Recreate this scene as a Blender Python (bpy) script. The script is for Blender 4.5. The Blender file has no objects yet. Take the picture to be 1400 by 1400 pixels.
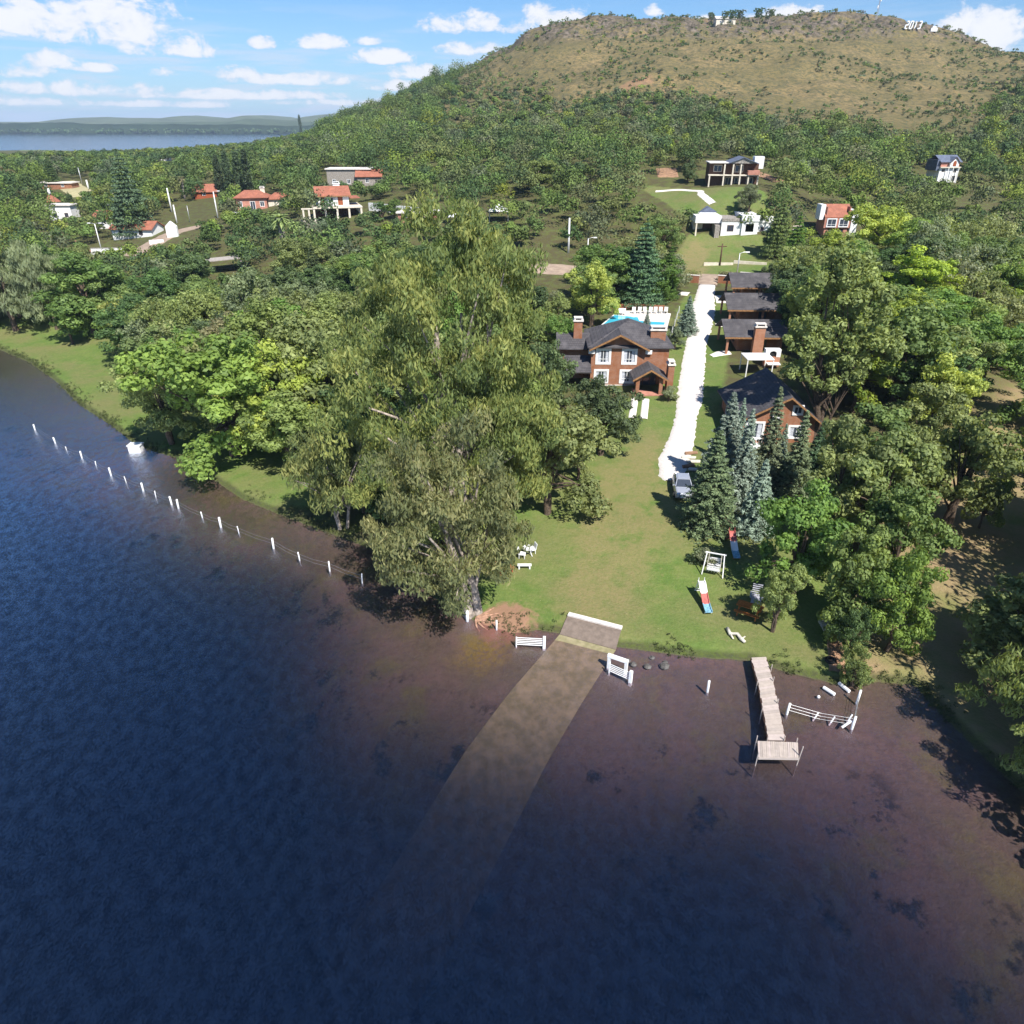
import bpy, math, random
import numpy as np
from mathutils import Vector, Matrix

# ------------------------------------------------------------------ camera, world, sun, exposure
S = bpy.context.scene
COL = S.collection
PITCH, F, CAMH = math.radians(28.6), 977.0, 34.0          # focal length in pixels of a 1400 px frame
cam = bpy.data.objects.new('camera', bpy.data.cameras.new('camera'))
COL.objects.link(cam); S.camera = cam
cam.location = (0, 0, CAMH)
cam.rotation_euler = (math.pi/2 - PITCH, 0, 0)
cam.data.sensor_width = 36; cam.data.lens = 36*F/1400
cam.data.clip_start = .5; cam.data.clip_end = 30000

SUN_EL, SUN_AZ = math.radians(51), math.radians(150)      # azimuth clockwise from +Y (the view direction)
sdir = Vector((math.sin(SUN_AZ)*math.cos(SUN_EL), math.cos(SUN_AZ)*math.cos(SUN_EL), math.sin(SUN_EL)))
sun = bpy.data.objects.new('sun', bpy.data.lights.new('sun', 'SUN'))
COL.objects.link(sun)
sun.data.energy = 4.4; sun.data.angle = math.radians(.5); sun.data.color = (1, .965, .9)
sun.rotation_euler = sdir.to_track_quat('Z', 'Y').to_euler()
S.view_settings.view_transform = 'Standard'; S.view_settings.look = 'None'
S.view_settings.exposure = .86; S.view_settings.gamma = 1
S.cycles.max_bounces = 6; S.cycles.diffuse_bounces = 2; S.cycles.glossy_bounces = 2
S.cycles.transparent_max_bounces = 16; S.cycles.volume_bounces = 0; S.cycles.transmission_bounces = 3

def ray(px, py):
    u, v = (px-700)/F, (py-700)/F
    return np.array([u, math.cos(PITCH)-v*math.sin(PITCH), -math.sin(PITCH)-v*math.cos(PITCH)])

class NT:
    """small helper for node trees"""
    def __init__(s, tree):
        s.t = tree; s.t.nodes.clear()
    def n(s, typ, inp=None, **kw):
        nd = s.t.nodes.new(typ)
        for k, v in kw.items(): setattr(nd, k, v)
        for k, v in (inp or {}).items():
            sock = nd.inputs[k]
            if isinstance(v, bpy.types.NodeSocket): s.t.links.new(v, sock)
            else:
                if sock.type == 'RGBA' and len(v) == 3: v = (*v, 1)
                sock.default_value = v
        return nd
    def m(s, op, a, b=0.0, c=None, clamp=False):
        nd = s.t.nodes.new('ShaderNodeMath'); nd.operation = op; nd.use_clamp = clamp
        for i, v in enumerate((a, b, c)):
            if v is None: continue
            if isinstance(v, bpy.types.NodeSocket): s.t.links.new(v, nd.inputs[i])
            else: nd.inputs[i].default_value = v
        return nd.outputs[0]
    def mix(s, f, a, b, mode='MIX'):
        nd = s.t.nodes.new('ShaderNodeMix'); nd.data_type = 'RGBA'; nd.blend_type = mode
        for i, v in ((0, f), (6, a), (7, b)):
            if isinstance(v, bpy.types.NodeSocket): s.t.links.new(v, nd.inputs[i])
            else: nd.inputs[i].default_value = v if i == 0 else (*v, 1)[:4]
        return nd.outputs[2]
    def noise(s, vec, scale, detail=4, rough=.55, dist=0.0):
        return s.n('ShaderNodeTexNoise', {'Vector': vec, 'Scale': scale, 'Detail': detail, 'Roughness': rough, 'Distortion': dist}).outputs['Fac']
    def ramp(s, fac, stops, interp='LINEAR'):
        nd = s.n('ShaderNodeValToRGB', {'Fac': fac}); cr = nd.color_ramp; cr.interpolation = interp
        while len(cr.elements) < len(stops): cr.elements.new(.5)
        for e, (p, c) in zip(cr.elements, stops):
            e.position = p; e.color = (*c, 1) if not isinstance(c, (int, float)) else (c, c, c, 1)
        return nd.outputs[0]
    def smooth(s, v, lo, hi):
        return s.n('ShaderNodeMapRange', {'Value': v, 'From Min': lo, 'From Max': hi, 'To Min': 0., 'To Max': 1.}, interpolation_type='SMOOTHSTEP').outputs[0]

# sky: Nishita with cumulus banks
W = bpy.data.worlds.new('World'); S.world = W; W.use_nodes = True
w = NT(W.node_tree)
sky = w.n('ShaderNodeTexSky', sky_type='NISHITA', sun_disc=False, sun_elevation=SUN_EL, sun_rotation=SUN_AZ,
          altitude=600, air_density=1.0, dust_density=.6, ozone_density=2.2)
tc = w.n('ShaderNodeTexCoord').outputs['Generated']
sx = w.n('ShaderNodeSeparateXYZ', {'Vector': tc})
X, Y, Z = sx.outputs
az = w.m('ARCTAN2', X, Y); el = w.m('ARCSINE', Z)
vec = w.n('ShaderNodeCombineXYZ', {'X': az, 'Y': w.m('MULTIPLY', el, 1.7), 'Z': 0.0}).outputs[0]
n1 = w.noise(vec, 30, 8, .66, .3); n2 = w.noise(vec, 7, 4, .5)
CL = [(40, 18, 190, 38), (150, 14, 120, 22), (200, 42, 110, 30), (35, 96, 40, 13), (80, 82, 42, 14), (232, 66, 72, 16), (132, 92, 42, 8), (232, 97, 36, 11),
      (325, 99, 42, 12), (360, 60, 26, 9), (432, 58, 52, 12), (520, 77, 56, 13), (505, 56, 24, 8), (645, 32, 88, 20), (640, 66, 60, 12),
      (575, 98, 46, 13), (660, 95, 30, 9), (760, 30, 70, 26), (895, 14, 16, 11), (1065, 26, 78, 16), (1345, 42, 80, 32), (960, 24, 20, 8),
      (410, 108, 120, 11), (110, 122, 150, 12), (330, 130, 180, 8), (560, 118, 60, 9), (30, 138, 90, 8), (470, 140, 110, 6), (200,142,120,6),
      (-300, 60, 150, 40), (1700, 40, 160, 40), (300, -240, 300, 60)]
dens = None
for cx, cy, hw, hh in CL:
    d = ray(cx, cy); a0 = math.atan2(d[0], d[1]); e0 = math.asin(d[2]/np.linalg.norm(d))
    wa = hw/F*.78; we = hh/F*.74
    da = w.m('DIVIDE', w.m('SUBTRACT', az, a0), wa)
    de = w.m('SUBTRACT', el, e0 - we*.25)
    de = w.m('MAXIMUM', w.m('DIVIDE', de, we*1.25), w.m('DIVIDE', de, -we*.55))      # flatter underside
    q = w.m('SUBTRACT', 1.0, w.m('ADD', w.m('MULTIPLY', da, da), w.m('MULTIPLY', de, de)))
    dens = q if dens is None else w.m('MAXIMUM', dens, q)
dens = w.m('MAXIMUM', dens, -1.2)
dn = w.m('ADD', dens, w.m('MULTIPLY', w.m('SUBTRACT', n1, .54), 4.4))
dn = w.m('ADD', dn, w.m('MULTIPLY', w.m('SUBTRACT', n2, .5), 2.6))
cov = w.smooth(dn, -.1, .75)
# low streaky layer near the horizon
vec2 = w.n('ShaderNodeCombineXYZ', {'X': w.m('MULTIPLY', az, 6.0), 'Y': w.m('MULTIPLY', el, 60.0), 'Z': 3.0}).outputs[0]
n3 = w.noise(vec2, 1.6, 5, .6)
low = w.m('MULTIPLY', w.smooth(n3, .46, .66), w.m('MULTIPLY', w.smooth(el, .14, .02), .7))
cov = w.m('MAXIMUM', cov, low)
skc = w.mix(1.0, sky.outputs[0], (.56, .85, 1.16), 'MULTIPLY')
shade = w.smooth(w.m('ADD', dn, w.m('MULTIPLY', w.noise(vec, 34, 5), .8)), .1, 1.6)
cc = w.mix(shade, (6.0, 6.6, 7.9), (7.9, 8.1, 8.5))
horiz = w.smooth(el, .17, -.01)
skc = w.mix(w.m('MULTIPLY', horiz, .45), skc, (4.7, 6.1, 7.9))
w.n('ShaderNodeOutputWorld', {'Surface': w.n('ShaderNodeBackground', {'Color': w.mix(cov, skc, cc), 'Strength': .067}).outputs[0]})

# ------------------------------------------------------------------ helpers
def tag(o, label=None, cat=None, group=None, kind=None):
    if label: o['label'] = label
    if cat: o['category'] = cat
    if group: o['group'] = group
    if kind: o['kind'] = kind
    return o
def empty(name, loc, label, cat, rz=0.0, group=None):
    o = bpy.data.objects.new(name, None); COL.objects.link(o)
    o.location = loc; o.rotation_euler = (0, 0, rz); o.empty_display_size = .3
    return tag(o, label, cat, group)
def meshobj(name, me, parent=None):
    o = bpy.data.objects.new(name, me); COL.objects.link(o)
    if parent: o.parent = parent
    return o
def npmesh(name, verts, faces, mat=None, smooth=False, attrs=None):
    """verts (n,3), faces (m,k)"""
    me = bpy.data.meshes.new(name)
    verts = np.asarray(verts, dtype=np.float32); faces = np.asarray(faces, dtype=np.int32)
    m, k = faces.shape
    if smooth:                                             # sheets: keep the front side up
        q = verts[faces[:, :3]]; nz = np.cross(q[:, 1]-q[:, 0], q[:, 2]-q[:, 0])[:, 2].sum()
        if nz < 0: faces = np.ascontiguousarray(faces[:, ::-1])
    me.vertices.add(len(verts)); me.vertices.foreach_set('co', verts.ravel())
    me.loops.add(m*k); me.loops.foreach_set('vertex_index', faces.ravel())
    me.polygons.add(m); me.polygons.foreach_set('loop_start', np.arange(m, dtype=np.int32)*k)
    me.polygons.foreach_set('use_smooth', np.full(m, smooth))
    for nm, (typ, dom, data) in (attrs or {}).items():
        a = me.attributes.new(nm, typ, dom)
        a.data.foreach_set('color' if typ == 'FLOAT_COLOR' else 'value', np.asarray(data, dtype=np.float32).ravel())
    me.update(calc_edges=True)
    if mat: me.materials.append(mat)
    return me

class MB:
    """collects solid pieces into one mesh"""
    def __init__(s): s.v = []; s.f = []
    def add(s, vs, fs):
        k = len(s.v); s.v += [tuple(p) for p in vs]; s.f += [tuple(i+k for i in f) for f in fs]; return s
    def box(s, x0, x1, y0, y1, z0, z1):
        vs = [(x, y, z) for z in (z0, z1) for y in (y0, y1) for x in (x0, x1)]
        return s.add(vs, [(0, 2, 3, 1), (4, 5, 7, 6), (0, 1, 5, 4), (2, 6, 7, 3), (0, 4, 6, 2), (1, 3, 7, 5)])
    def hull8(s, a, b):
        """a, b: two quads of 4 points (bottom and top, same winding)"""
        return s.add(list(a)+list(b), [(3, 2, 1, 0), (4, 5, 6, 7), (0, 1, 5, 4), (1, 2, 6, 5), (2, 3, 7, 6), (3, 0, 4, 7)])
    def bar(s, p, q, w=.1, h=None, up=(0, 0, 1)):
        p, q = Vector(p), Vector(q); d = (q-p).normalized(); u = Vector(up)
        if abs(d.dot(u)) > .98: u = Vector((0, 1, 0))
        a = d.cross(u).normalized(); b = a.cross(d).normalized(); h = h or w
        f = lambda c: [c+a*x*w/2+b*y*h/2 for x, y in ((-1, -1), (1, -1), (1, 1), (-1, 1))]
        return s.hull8(f(p), f(q))
    def prism(s, poly, a, b, axis='y'):
        """extrude a 2-D polygon (list of (u, v)) between a and b along an axis"""
        n = len(poly)
        P = {'y': lambda u, v, t: (u, t, v), 'x': lambda u, v, t: (t, u, v), 'z': lambda u, v, t: (u, v, t)}[axis]
        vs = [P(u, v, a) for u, v in poly]+[P(u, v, b) for u, v in poly]
        return s.add(vs, [tuple(range(n))[::-1], tuple(range(n, 2*n))]+[(i, (i+1) % n, n+(i+1) % n, n+i) for i in range(n)])
    def tube(s, pts, rad, n=8, cap=True):
        pts = [Vector(p) for p in pts]
        if isinstance(rad, (int, float)): rad = [rad]*len(pts)
        rings = []; ref = None
        for i, p in enumerate(pts):
            d = (pts[min(i+1, len(pts)-1)]-pts[max(i-1, 0)]).normalized()
            if ref is None: ref = Vector((1, 0, 0)) if abs(d.x) < .9 else Vector((0, 1, 0))
            a = (ref-d*ref.dot(d)).normalized(); b = d.cross(a); ref = a
            rings.append([p+(a*math.cos(t)+b*math.sin(t))*rad[i] for t in [2*math.pi*j/n for j in range(n)]])
        vs = [v for r in rings for v in r]; fs = []
        for i in range(len(pts)-1):
            for j in range(n): fs.append((i*n+j, i*n+(j+1) % n, (i+1)*n+(j+1) % n, (i+1)*n+j))
        if cap: fs += [tuple(range(n))[::-1], tuple(range((len(pts)-1)*n, len(pts)*n))]
        return s.add(vs, fs)
    def mesh(s, name, mat, smooth=False):
        me = bpy.data.meshes.new(name); me.from_pydata(s.v, [], s.f); me.update()
        if smooth:
            for p in me.polygons: p.use_smooth = True
        if mat: me.materials.append(mat)
        return me
    def build(s, name, mat, parent=None, smooth=False, loc=None, rz=None):
        o = meshobj(name, s.mesh(name, mat, smooth), parent)
        if loc is not None: o.location = loc
        if rz is not None: o.rotation_euler = (0, 0, rz)
        return o

# ------------------------------------------------------------------ materials
def mat(name, col, rough=.8, var=.12, scale=6.0, spec=.3, bump=0.0, metal=0.0, col2=None):
    m = bpy.data.materials.new(name); m.use_nodes = True; t = NT(m.node_tree)
    g = t.n('ShaderNodeTexCoord').outputs['Object']
    f = t.noise(g, scale, 6, .6)
    c2 = col2 or tuple(c*(1-var*2.2) for c in col)
    c = t.mix(t.smooth(f, .3, .7), c2, tuple(min(1, x*(1+var*.6)) for x in col))
    inp = {'Base Color': c, 'Roughness': rough, 'Specular IOR Level': spec, 'Metallic': metal}
    if bump: inp['Normal'] = t.n('ShaderNodeBump', {'Height': t.noise(g, scale*3, 4), 'Strength': bump, 'Distance': .05}).outputs[0]
    t.n('ShaderNodeOutputMaterial', {'Surface': t.n('ShaderNodeBsdfPrincipled', inp).outputs[0]})
    return m
def brick(name, c1, c2, mortar=(.32, .27, .22)):
    m = bpy.data.materials.new(name); m.use_nodes = True; t = NT(m.node_tree)
    g = t.n('ShaderNodeTexCoord').outputs['Object']
    s_ = t.n('ShaderNodeSeparateXYZ', {'Vector': g})
    v = t.n('ShaderNodeCombineXYZ', {'X': t.m('ADD', s_.outputs[0], s_.outputs[1]), 'Y': s_.outputs[2], 'Z': 0.0}).outputs[0]
    b = t.n('ShaderNodeTexBrick', {'Vector': v, 'Color1': c1, 'Color2': c2, 'Mortar': mortar, 'Scale': 1.0, 'Mortar Size': .012,
            'Brick Width': .26, 'Row Height': .085})
    c = t.mix(t.smooth(t.noise(g, 1.3, 5), .35, .75), b.outputs[0], tuple(x*.72 for x in c1))
    t.n('ShaderNodeOutputMaterial', {'Surface': t.n('ShaderNodeBsdfPrincipled', {'Base Color': c, 'Roughness': .9,
         'Normal': t.n('ShaderNodeBump', {'Height': b.outputs['Fac'], 'Strength': .4, 'Distance': -.02}).outputs[0]}).outputs[0]})
    return m
def tiles(name, c1, c2, along='y', w_=.22):
    """roof: courses down the slope (z) and joints across"""
    m = bpy.data.materials.new(name); m.use_nodes = True; t = NT(m.node_tree)
    g = t.n('ShaderNodeTexCoord').outputs['Object']
    s_ = t.n('ShaderNodeSeparateXYZ', {'Vector': g})
    v = t.n('ShaderNodeCombineXYZ', {'X': s_.outputs[0 if along == 'y' else 1], 'Y': t.m('MULTIPLY', s_.outputs[2], 1.0), 'Z': 0.0}).outputs[0]
    b = t.n('ShaderNodeTexBrick', {'Vector': v, 'Color1': c1, 'Color2': c2, 'Mortar': tuple(x*.45 for x in c1), 'Scale': 1.0, 'Mortar Size': .015,
            'Brick Width': w_, 'Row Height': w_*.6})
    c = t.mix(t.smooth(t.noise(g, .9, 6, .65), .4, .8), b.outputs[0], tuple(x*1.5 for x in c2))
    t.n('ShaderNodeOutputMaterial', {'Surface': t.n('ShaderNodeBsdfPrincipled', {'Base Color': c, 'Roughness': .85}).outputs[0]})
    return m
def leafmat(name, c1, c2, c3, trans=.42):
    """c1 common, c2 dark/older, c3 fresh; per-leaf attribute v and per-tree random"""
    m = bpy.data.materials.new(name); m.use_nodes = True; t = NT(m.node_tree)
    v = t.n('ShaderNodeAttribute', attribute_name='v').outputs['Fac']
    r = t.n('ShaderNodeObjectInfo').outputs['Random']
    c = t.ramp(v, [(0, c2), (.45, c1), (.8, c3), (1, tuple(x*1.2 for x in c3))])
    c = t.mix(1.0, c, (1.86, 1.98, 1.6), 'MULTIPLY')
    hs = t.n('ShaderNodeHueSaturation', {'Color': c, 'Hue': t.m('ADD', .485, t.m('MULTIPLY', r, .03)), 'Saturation': t.m('ADD', .76, t.m('MULTIPLY', r, .2)),
             'Value': t.m('ADD', .82, t.m('MULTIPLY', t.m('FRACT', t.m('MULTIPLY', r, 7.3)), .36))}).outputs[0]
    d = t.n('ShaderNodeBsdfPrincipled', {'Base Color': hs, 'Roughness': .55, 'Specular IOR Level': .25}).outputs[0]
    tr = t.n('ShaderNodeBsdfTranslucent', {'Color': t.mix(1.0, hs, (1.25, 1.15, .5), 'MULTIPLY')}).outputs[0]
    t.n('ShaderNodeOutputMaterial', {'Surface': t.n('ShaderNodeMixShader', {0: trans, 1: d, 2: tr}).outputs[0]})
    return m
def glassmat():
    m = bpy.data.materials.new('window_glass'); m.use_nodes = True; t = NT(m.node_tree)
    t.n('ShaderNodeOutputMaterial', {'Surface': t.n('ShaderNodeBsdfPrincipled', {'Base Color': (.05, .06, .08), 'Roughness': .06, 'Specular IOR Level': .6}).outputs[0]})
    return m

M = dict(
 brick=brick('brick', (.36, .125, .045), (.27, .085, .03)),
 brick2=brick('pale_brick', (.5, .2, .1), (.4, .15, .07)),
 shingle=tiles('dark_shingle', (.055, .05, .055), (.075, .068, .07), w_=.3),
 shinglex=tiles('dark_shingle_side', (.055, .05, .055), (.075, .068, .07), along='x', w_=.3),
 orange=tiles('orange_tile', (.37, .135, .08), (.28, .10, .06)),
 orangex=tiles('orange_tile_side', (.55, .17, .06), (.45, .13, .05), along='x'),
 slate=tiles('slate', (.12, .14, .2), (.1, .12, .17)),
 white=mat('white_paint', (.8, .79, .77), .6, .05, 2),
 cream=mat('cream_render', (.7, .62, .5), .85, .08, 1.5),
 pink=mat('pink_render', (.48, .22, .16), .85, .1, 1.5),
 stone=mat('rubble_stone', (.36, .32, .28), .95, .25, 5, bump=.6),
 wood=mat('timber', (.33, .17, .07), .7, .2, 5),
 dark_wood=mat('dark_timber', (.11, .055, .035), .7, .2, 5),
 deck=mat('weathered_deck', (.44, .37, .32), .85, .06, 3),
 deck2=mat('weathered_deck_b', (.39, .33, .29), .85, .06, 3),
 deck3=mat('weathered_deck_c', (.48, .40, .36), .85, .06, 3),
 concrete=mat('concrete', (.42, .37, .33), .9, .12, 3, bump=.2),
 paving=mat('pale_paving', (.72, .66, .6), .85, .08, 2),
 glass=glassmat(),
 curtain=mat('curtain', (.55, .57, .62), .8, .2, 9),
 metal=mat('galvanised', (.5, .5, .5), .45, .1, 5, metal=.6),
 bark=mat('bark', (.12, .085, .06), .95, .3, 8, bump=.5),
 palebark=mat('pale_bark', (.36, .30, .25), .9, .3, 4, bump=.4),
 palmbark=mat('palm_bark', (.3, .27, .24), .95, .25, 9, bump=.6),
 black=mat('rubber', (.02, .02, .02), .8, .1, 4),
 red=mat('red_paint', (.5, .13, .11), .6, .2, 4), blue=mat('blue_paint', (.22, .43, .55), .6, .2, 4),
 orangew=mat('orange_wood', (.5, .15, .03), .6, .15, 6), greyw=mat('grey_wood', (.4, .4, .46), .8, .15, 6),
 rust=mat('rusty_wood', (.35, .09, .035), .7, .2, 6),
 rock=mat('rock', (.13, .12, .11), .95, .25, 3, bump=.6), bone=mat('bleached_wood', (.62, .57, .48), .8, .12, 5),
 dirt=mat('bare_earth', (.34, .2, .12), .95, .2, 1.2, bump=.3),
 poolw=mat('pool_water', (.07, .5, .68), .05, .06, 1, spec=.6), poolt=mat('pool_tile', (.3, .62, .75), .5, .05, 3),
)
LM = dict(
 bright=leafmat('leaf_bright', (.115, .148, .034), (.06, .085, .024), (.165, .20, .042)),
 lime=leafmat('leaf_lime', (.17, .20, .022), (.09, .12, .02), (.25, .27, .03)),
 mid=leafmat('leaf_mid', (.085, .13, .03), (.045, .075, .02), (.13, .18, .038)),
 dark=leafmat('leaf_dark', (.05, .08, .03), (.03, .05, .02), (.08, .118, .036)),
 olive=leafmat('leaf_olive', (.12, .14, .042), (.065, .08, .03), (.18, .195, .06)),
 grey=leafmat('leaf_grey', (.115, .13, .075), (.07, .08, .05), (.165, .18, .10)),
 brown=leafmat('leaf_brown', (.12, .105, .055), (.08, .065, .04), (.165, .145, .075)),
 euca=leafmat('leaf_eucalyptus', (.115, .13, .038), (.05, .068, .026), (.20, .188, .055)),
 blue=leafmat('leaf_blue_spruce', (.11, .145, .125), (.06, .085, .075), (.19, .23, .215), .15),
 cedar=leafmat('leaf_cedar', (.055, .09, .05), (.03, .055, .03), (.09, .14, .075), .15),
 spruce=leafmat('leaf_spruce', (.08, .105, .055), (.045, .065, .035), (.13, .16, .08), .15),
 cypress=leafmat('leaf_cypress', (.028, .045, .022), (.018, .03, .016), (.042, .064, .028), .1),
 palm=leafmat('leaf_palm', (.15, .19, .06), (.09, .12, .05), (.22, .26, .09)),
)
# ------------------------------------------------------------------ terrain
def onz(px, py, z=0.0):
    d = ray(px, py); k = (z-CAMH)/d[2]; return np.array([d[0]*k, d[1]*k, z])
def ony(px, py, y):
    d = ray(px, py); k = y/d[1]; return np.array([d[0]*k, y, CAMH+d[2]*k])
SHPX = [(0, 478), (40, 495), (75, 520), (110, 555), (150, 580), (185, 608), (215, 619), (250, 628), (290, 655), (330, 682), (380, 703),
        (420, 718), (500, 748), (560, 790), (610, 832), (650, 850), (700, 866), (735, 862), (768, 866), (845, 886), (900, 892), (960, 900),
        (1020, 903), (1080, 920), (1140, 936), (1175, 938), (1200, 933), (1250, 937), (1275, 965), (1320, 1010), (1360, 1050), (1400, 1085)]
SH = [(-3000, 900), (-1200, 820), (-700, 560), (-420, 300), (-250, 190), (-130, 132)]+[tuple(onz(*p)[:2]) for p in SHPX] + \
     [(34, 22), (45, 10), (70, -10), (200, -40), (3000, -90)]
LAND = SH+[(5000, 3000), (1500, 3500), (-150, 2400), (-250, 1700), (-330, 1300), (-480, 1120), (-900, 1050), (-3000, 1200)]
SHA = np.array(LAND); 
def inside(x, y, poly):
    p = np.asarray(poly, float); r = np.zeros(np.shape(x), bool); n = len(p)
    for i in range(n):
        (x0, y0), (x1, y1) = p[i], p[(i+1) % n]
        if y0 == y1: continue
        c = ((y0 > y) != (y1 > y)) & (x < (x1-x0)*(y-y0)/(y1-y0)+x0); r ^= c
    return r
def segdist(x, y, poly, closed=True):
    p = np.asarray(poly, float); best = np.full(np.shape(x), 1e9); n = len(p)
    for i in range(n if closed else n-1):
        a, b = p[i], p[(i+1) % n]; d = b-a; L = d@d+1e-9
        t = np.clip(((x-a[0])*d[0]+(y-a[1])*d[1])/L, 0, 1)
        best = np.minimum(best, np.hypot(x-a[0]-t*d[0], y-a[1]-t*d[1]))
    return best
def ss(a, b, v):
    t = np.clip((v-a)/(b-a), 0, 1); return t*t*(3-2*t)
CTL = [onz(*q) for q in [(770, 850, .5), (960, 890, .5), (1150, 920, .5), (850, 780, .9), (1000, 800, .9), (880, 700, 1.4), (905, 650, 2.0), (1060, 700, 1.8),
       (1200, 800, 1.0), (1300, 850, .8), (1390, 950, .6), (930, 560, 3.6), (840, 545, 3.6), (1050, 600, 3.2), (950, 500, 5.0), (1040, 500, 5.2),
       (880, 440, 6.6), (965, 400, 8.0), (1060, 400, 8.3), (965, 378, 8.6), (770, 365, 8.6), (1050, 382, 8.8), (980, 345, 10.3), (995, 324, 12.2),
       (955, 268, 18.5), (1290, 700, 2.0), (1390, 600, 4.0), (1200, 560, 4.5), (700, 700, 1.0), (750, 560, 3.0), (300, 640, .7),
       (100, 480, .9), (30, 458, 1.2), (200, 450, 2), (350, 430, 3.5), (600, 500, 4), (330, 372, 6.0), (150, 340, 6.0), (10, 350, 4)]]
CTL += [ony(*q) for q in [(1000, 252, 176), (1240, 400, 118), (1395, 420, 118), (1140, 322, 160), (1300, 330, 165), (1395, 300, 190), (1293, 248, 232), (1395, 240, 240),
        (1200, 250, 220), (240, 290, 240), (285, 268, 270), (460, 299, 185), (345, 283, 220), (480, 252, 240), (560, 300, 180), (680, 310, 170), (650, 260, 215),
        (0, 222, 450), (100, 222, 450), (200, 219, 450), (300, 214, 450), (400, 209, 450), (60, 270, 260), (380, 208, 600), (400, 194, 800), (300, 199, 800), (500, 190, 430), (600, 180, 400), (700, 170, 400), (900, 130, 400),
        (900, 180, 300), (900, 222, 215), (750, 225, 240), (700, 200, 300), (1060, 190, 290), (1100, 130, 400), (1240, 200, 290), (1300, 140, 400), (1395, 190, 300), (1395, 140, 400), (1100, 70, 510), (850, 70, 510), (1300, 90, 510),
        (450, 178, 800), (510, 160, 680), (560, 140, 640), (600, 118, 620), (640, 103, 620), (690, 76, 620), (720, 50, 620), (745, 36, 620), (790, 27, 620),
        (850, 28, 620), (900, 29, 620), (950, 32, 620), (1000, 35, 620), (1050, 31, 620), (1100, 25, 620), (1150, 23, 620), (1200, 27, 620),
        (1250, 38, 620), (1300, 48, 620), (1350, 62, 620), (1400, 74, 620), (1480, 95, 620), (1650, 120, 560), (1600, 300, 200), (1500, 500, 110)]]
CTL += [np.array(q, float) for q in [(0, 800, 98), (200, 800, 100), (400, 800, 90), (-200, 900, 26), (-330, 900, 8), (-400, 900, 5), (-900, 900, 3), (-600, 600, 4), (-400, 300, 2.5), (0, 1200, 70),
        (400, 1200, 70), (-300, 1200, 8), (300, 60, 8), (900, 300, 20), (900, 900, 60), (1500, 0, 20), (2000, 2000, 40), (0, 2000, 30), (-1500, 1000, 3)]]
CTL += [np.array([p[0], p[1], .35]) for p in SH[2:38]]
CTL = np.array(CTL); CP = CTL[:, :2]/100
def phi(a, b): return np.sqrt(((a[:, None, :]-b[None, :, :])**2).sum(-1)+.015)
A = np.zeros((len(CP)+3,)*2); A[:-3, :-3] = phi(CP, CP)+np.eye(len(CP))*-.02
A[:-3, -3] = 1; A[:-3, -2:] = CP; A[-3:, :-3] = A[:-3, -3:].T
WT = np.linalg.solve(A, np.concatenate([CTL[:, 2], [0, 0, 0]]))
def vnoise(x, y, s, seed=0):
    x = x/s+seed*17.3; y = y/s-seed*9.1; xi = np.floor(x); yi = np.floor(y); fx = x-xi; fy = y-yi
    fx = fx*fx*(3-2*fx); fy = fy*fy*(3-2*fy)
    def h(a, b):
        v = np.sin(a*127.1+b*311.7+seed*74.7)*43758.5453; return v-np.floor(v)
    return (h(xi, yi)*(1-fx)+h(xi+1, yi)*fx)*(1-fy)+(h(xi, yi+1)*(1-fx)+h(xi+1, yi+1)*fx)*fy
def T(x, y, full=False):
    x = np.atleast_1d(np.asarray(x, float)); y = np.atleast_1d(np.asarray(y, float)); out = np.empty(x.size)
    xf, yf = x.ravel(), y.ravel()
    for i in range(0, xf.size, 20000):
        q = np.stack([xf[i:i+20000], yf[i:i+20000]], -1)/100
        out[i:i+20000] = phi(q, CP)@WT[:-3]+WT[-3]+q@WT[-2:]
    zt = np.maximum(out.reshape(x.shape), .4)
    d = segdist(x, y, LAND)*np.where(inside(x, y, LAND), 1, -1)
    R = np.hypot(x, y)
    hill = ss(300, 420, y)*ss(-160, 20, x)*ss(30, 60, zt)
    rough = (vnoise(x, y, 34, 1)-.5)*7+(vnoise(x, y, 13, 2)-.5)*3.2+(vnoise(x, y, 6, 3)-.5)*1.4
    crag = ss(.4, .6, vnoise(x, y, 14, 5))*ss(78, 84, zt)*ss(560, 575, y)*ss(680, 640, y)*3.5-ss(86.5, 84.5, zt+(vnoise(x, y, 60, 6)-.5)*9)*3.2*ss(66, 84, zt)*ss(500, 560, y)
    zt = zt+hill*(rough*ss(20, 60, 620-y+30)*.8+rough*.14)+crag*.8+(vnoise(x, y, 11, 7)-.5)*.5*ss(12, 30, d)*ss(10, 16, zt)
    bank = .3*ss(0, 1.3, d)+.05*ss(0, .3, d)
    land = bank+np.maximum(zt-.35, .02)*ss(1.0, 16, d)
    lf = ss(-8, -20, x); slope = .075+.03*lf
    wet = -np.minimum((-d*slope+.34*lf*np.maximum(-d-np.interp(x, [-70, -45, -22], [15, 10, 5.5]), 0)+(.10*np.maximum(-d-6, 0)+.16*np.maximum(-d-11, 0))*(1-lf))*(1+.3*(vnoise(x, y, 7, 9)-.5))+.04, 7.0)
    z = np.where(d > 0, land, wet)
    return (z, d) if full else z
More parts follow.
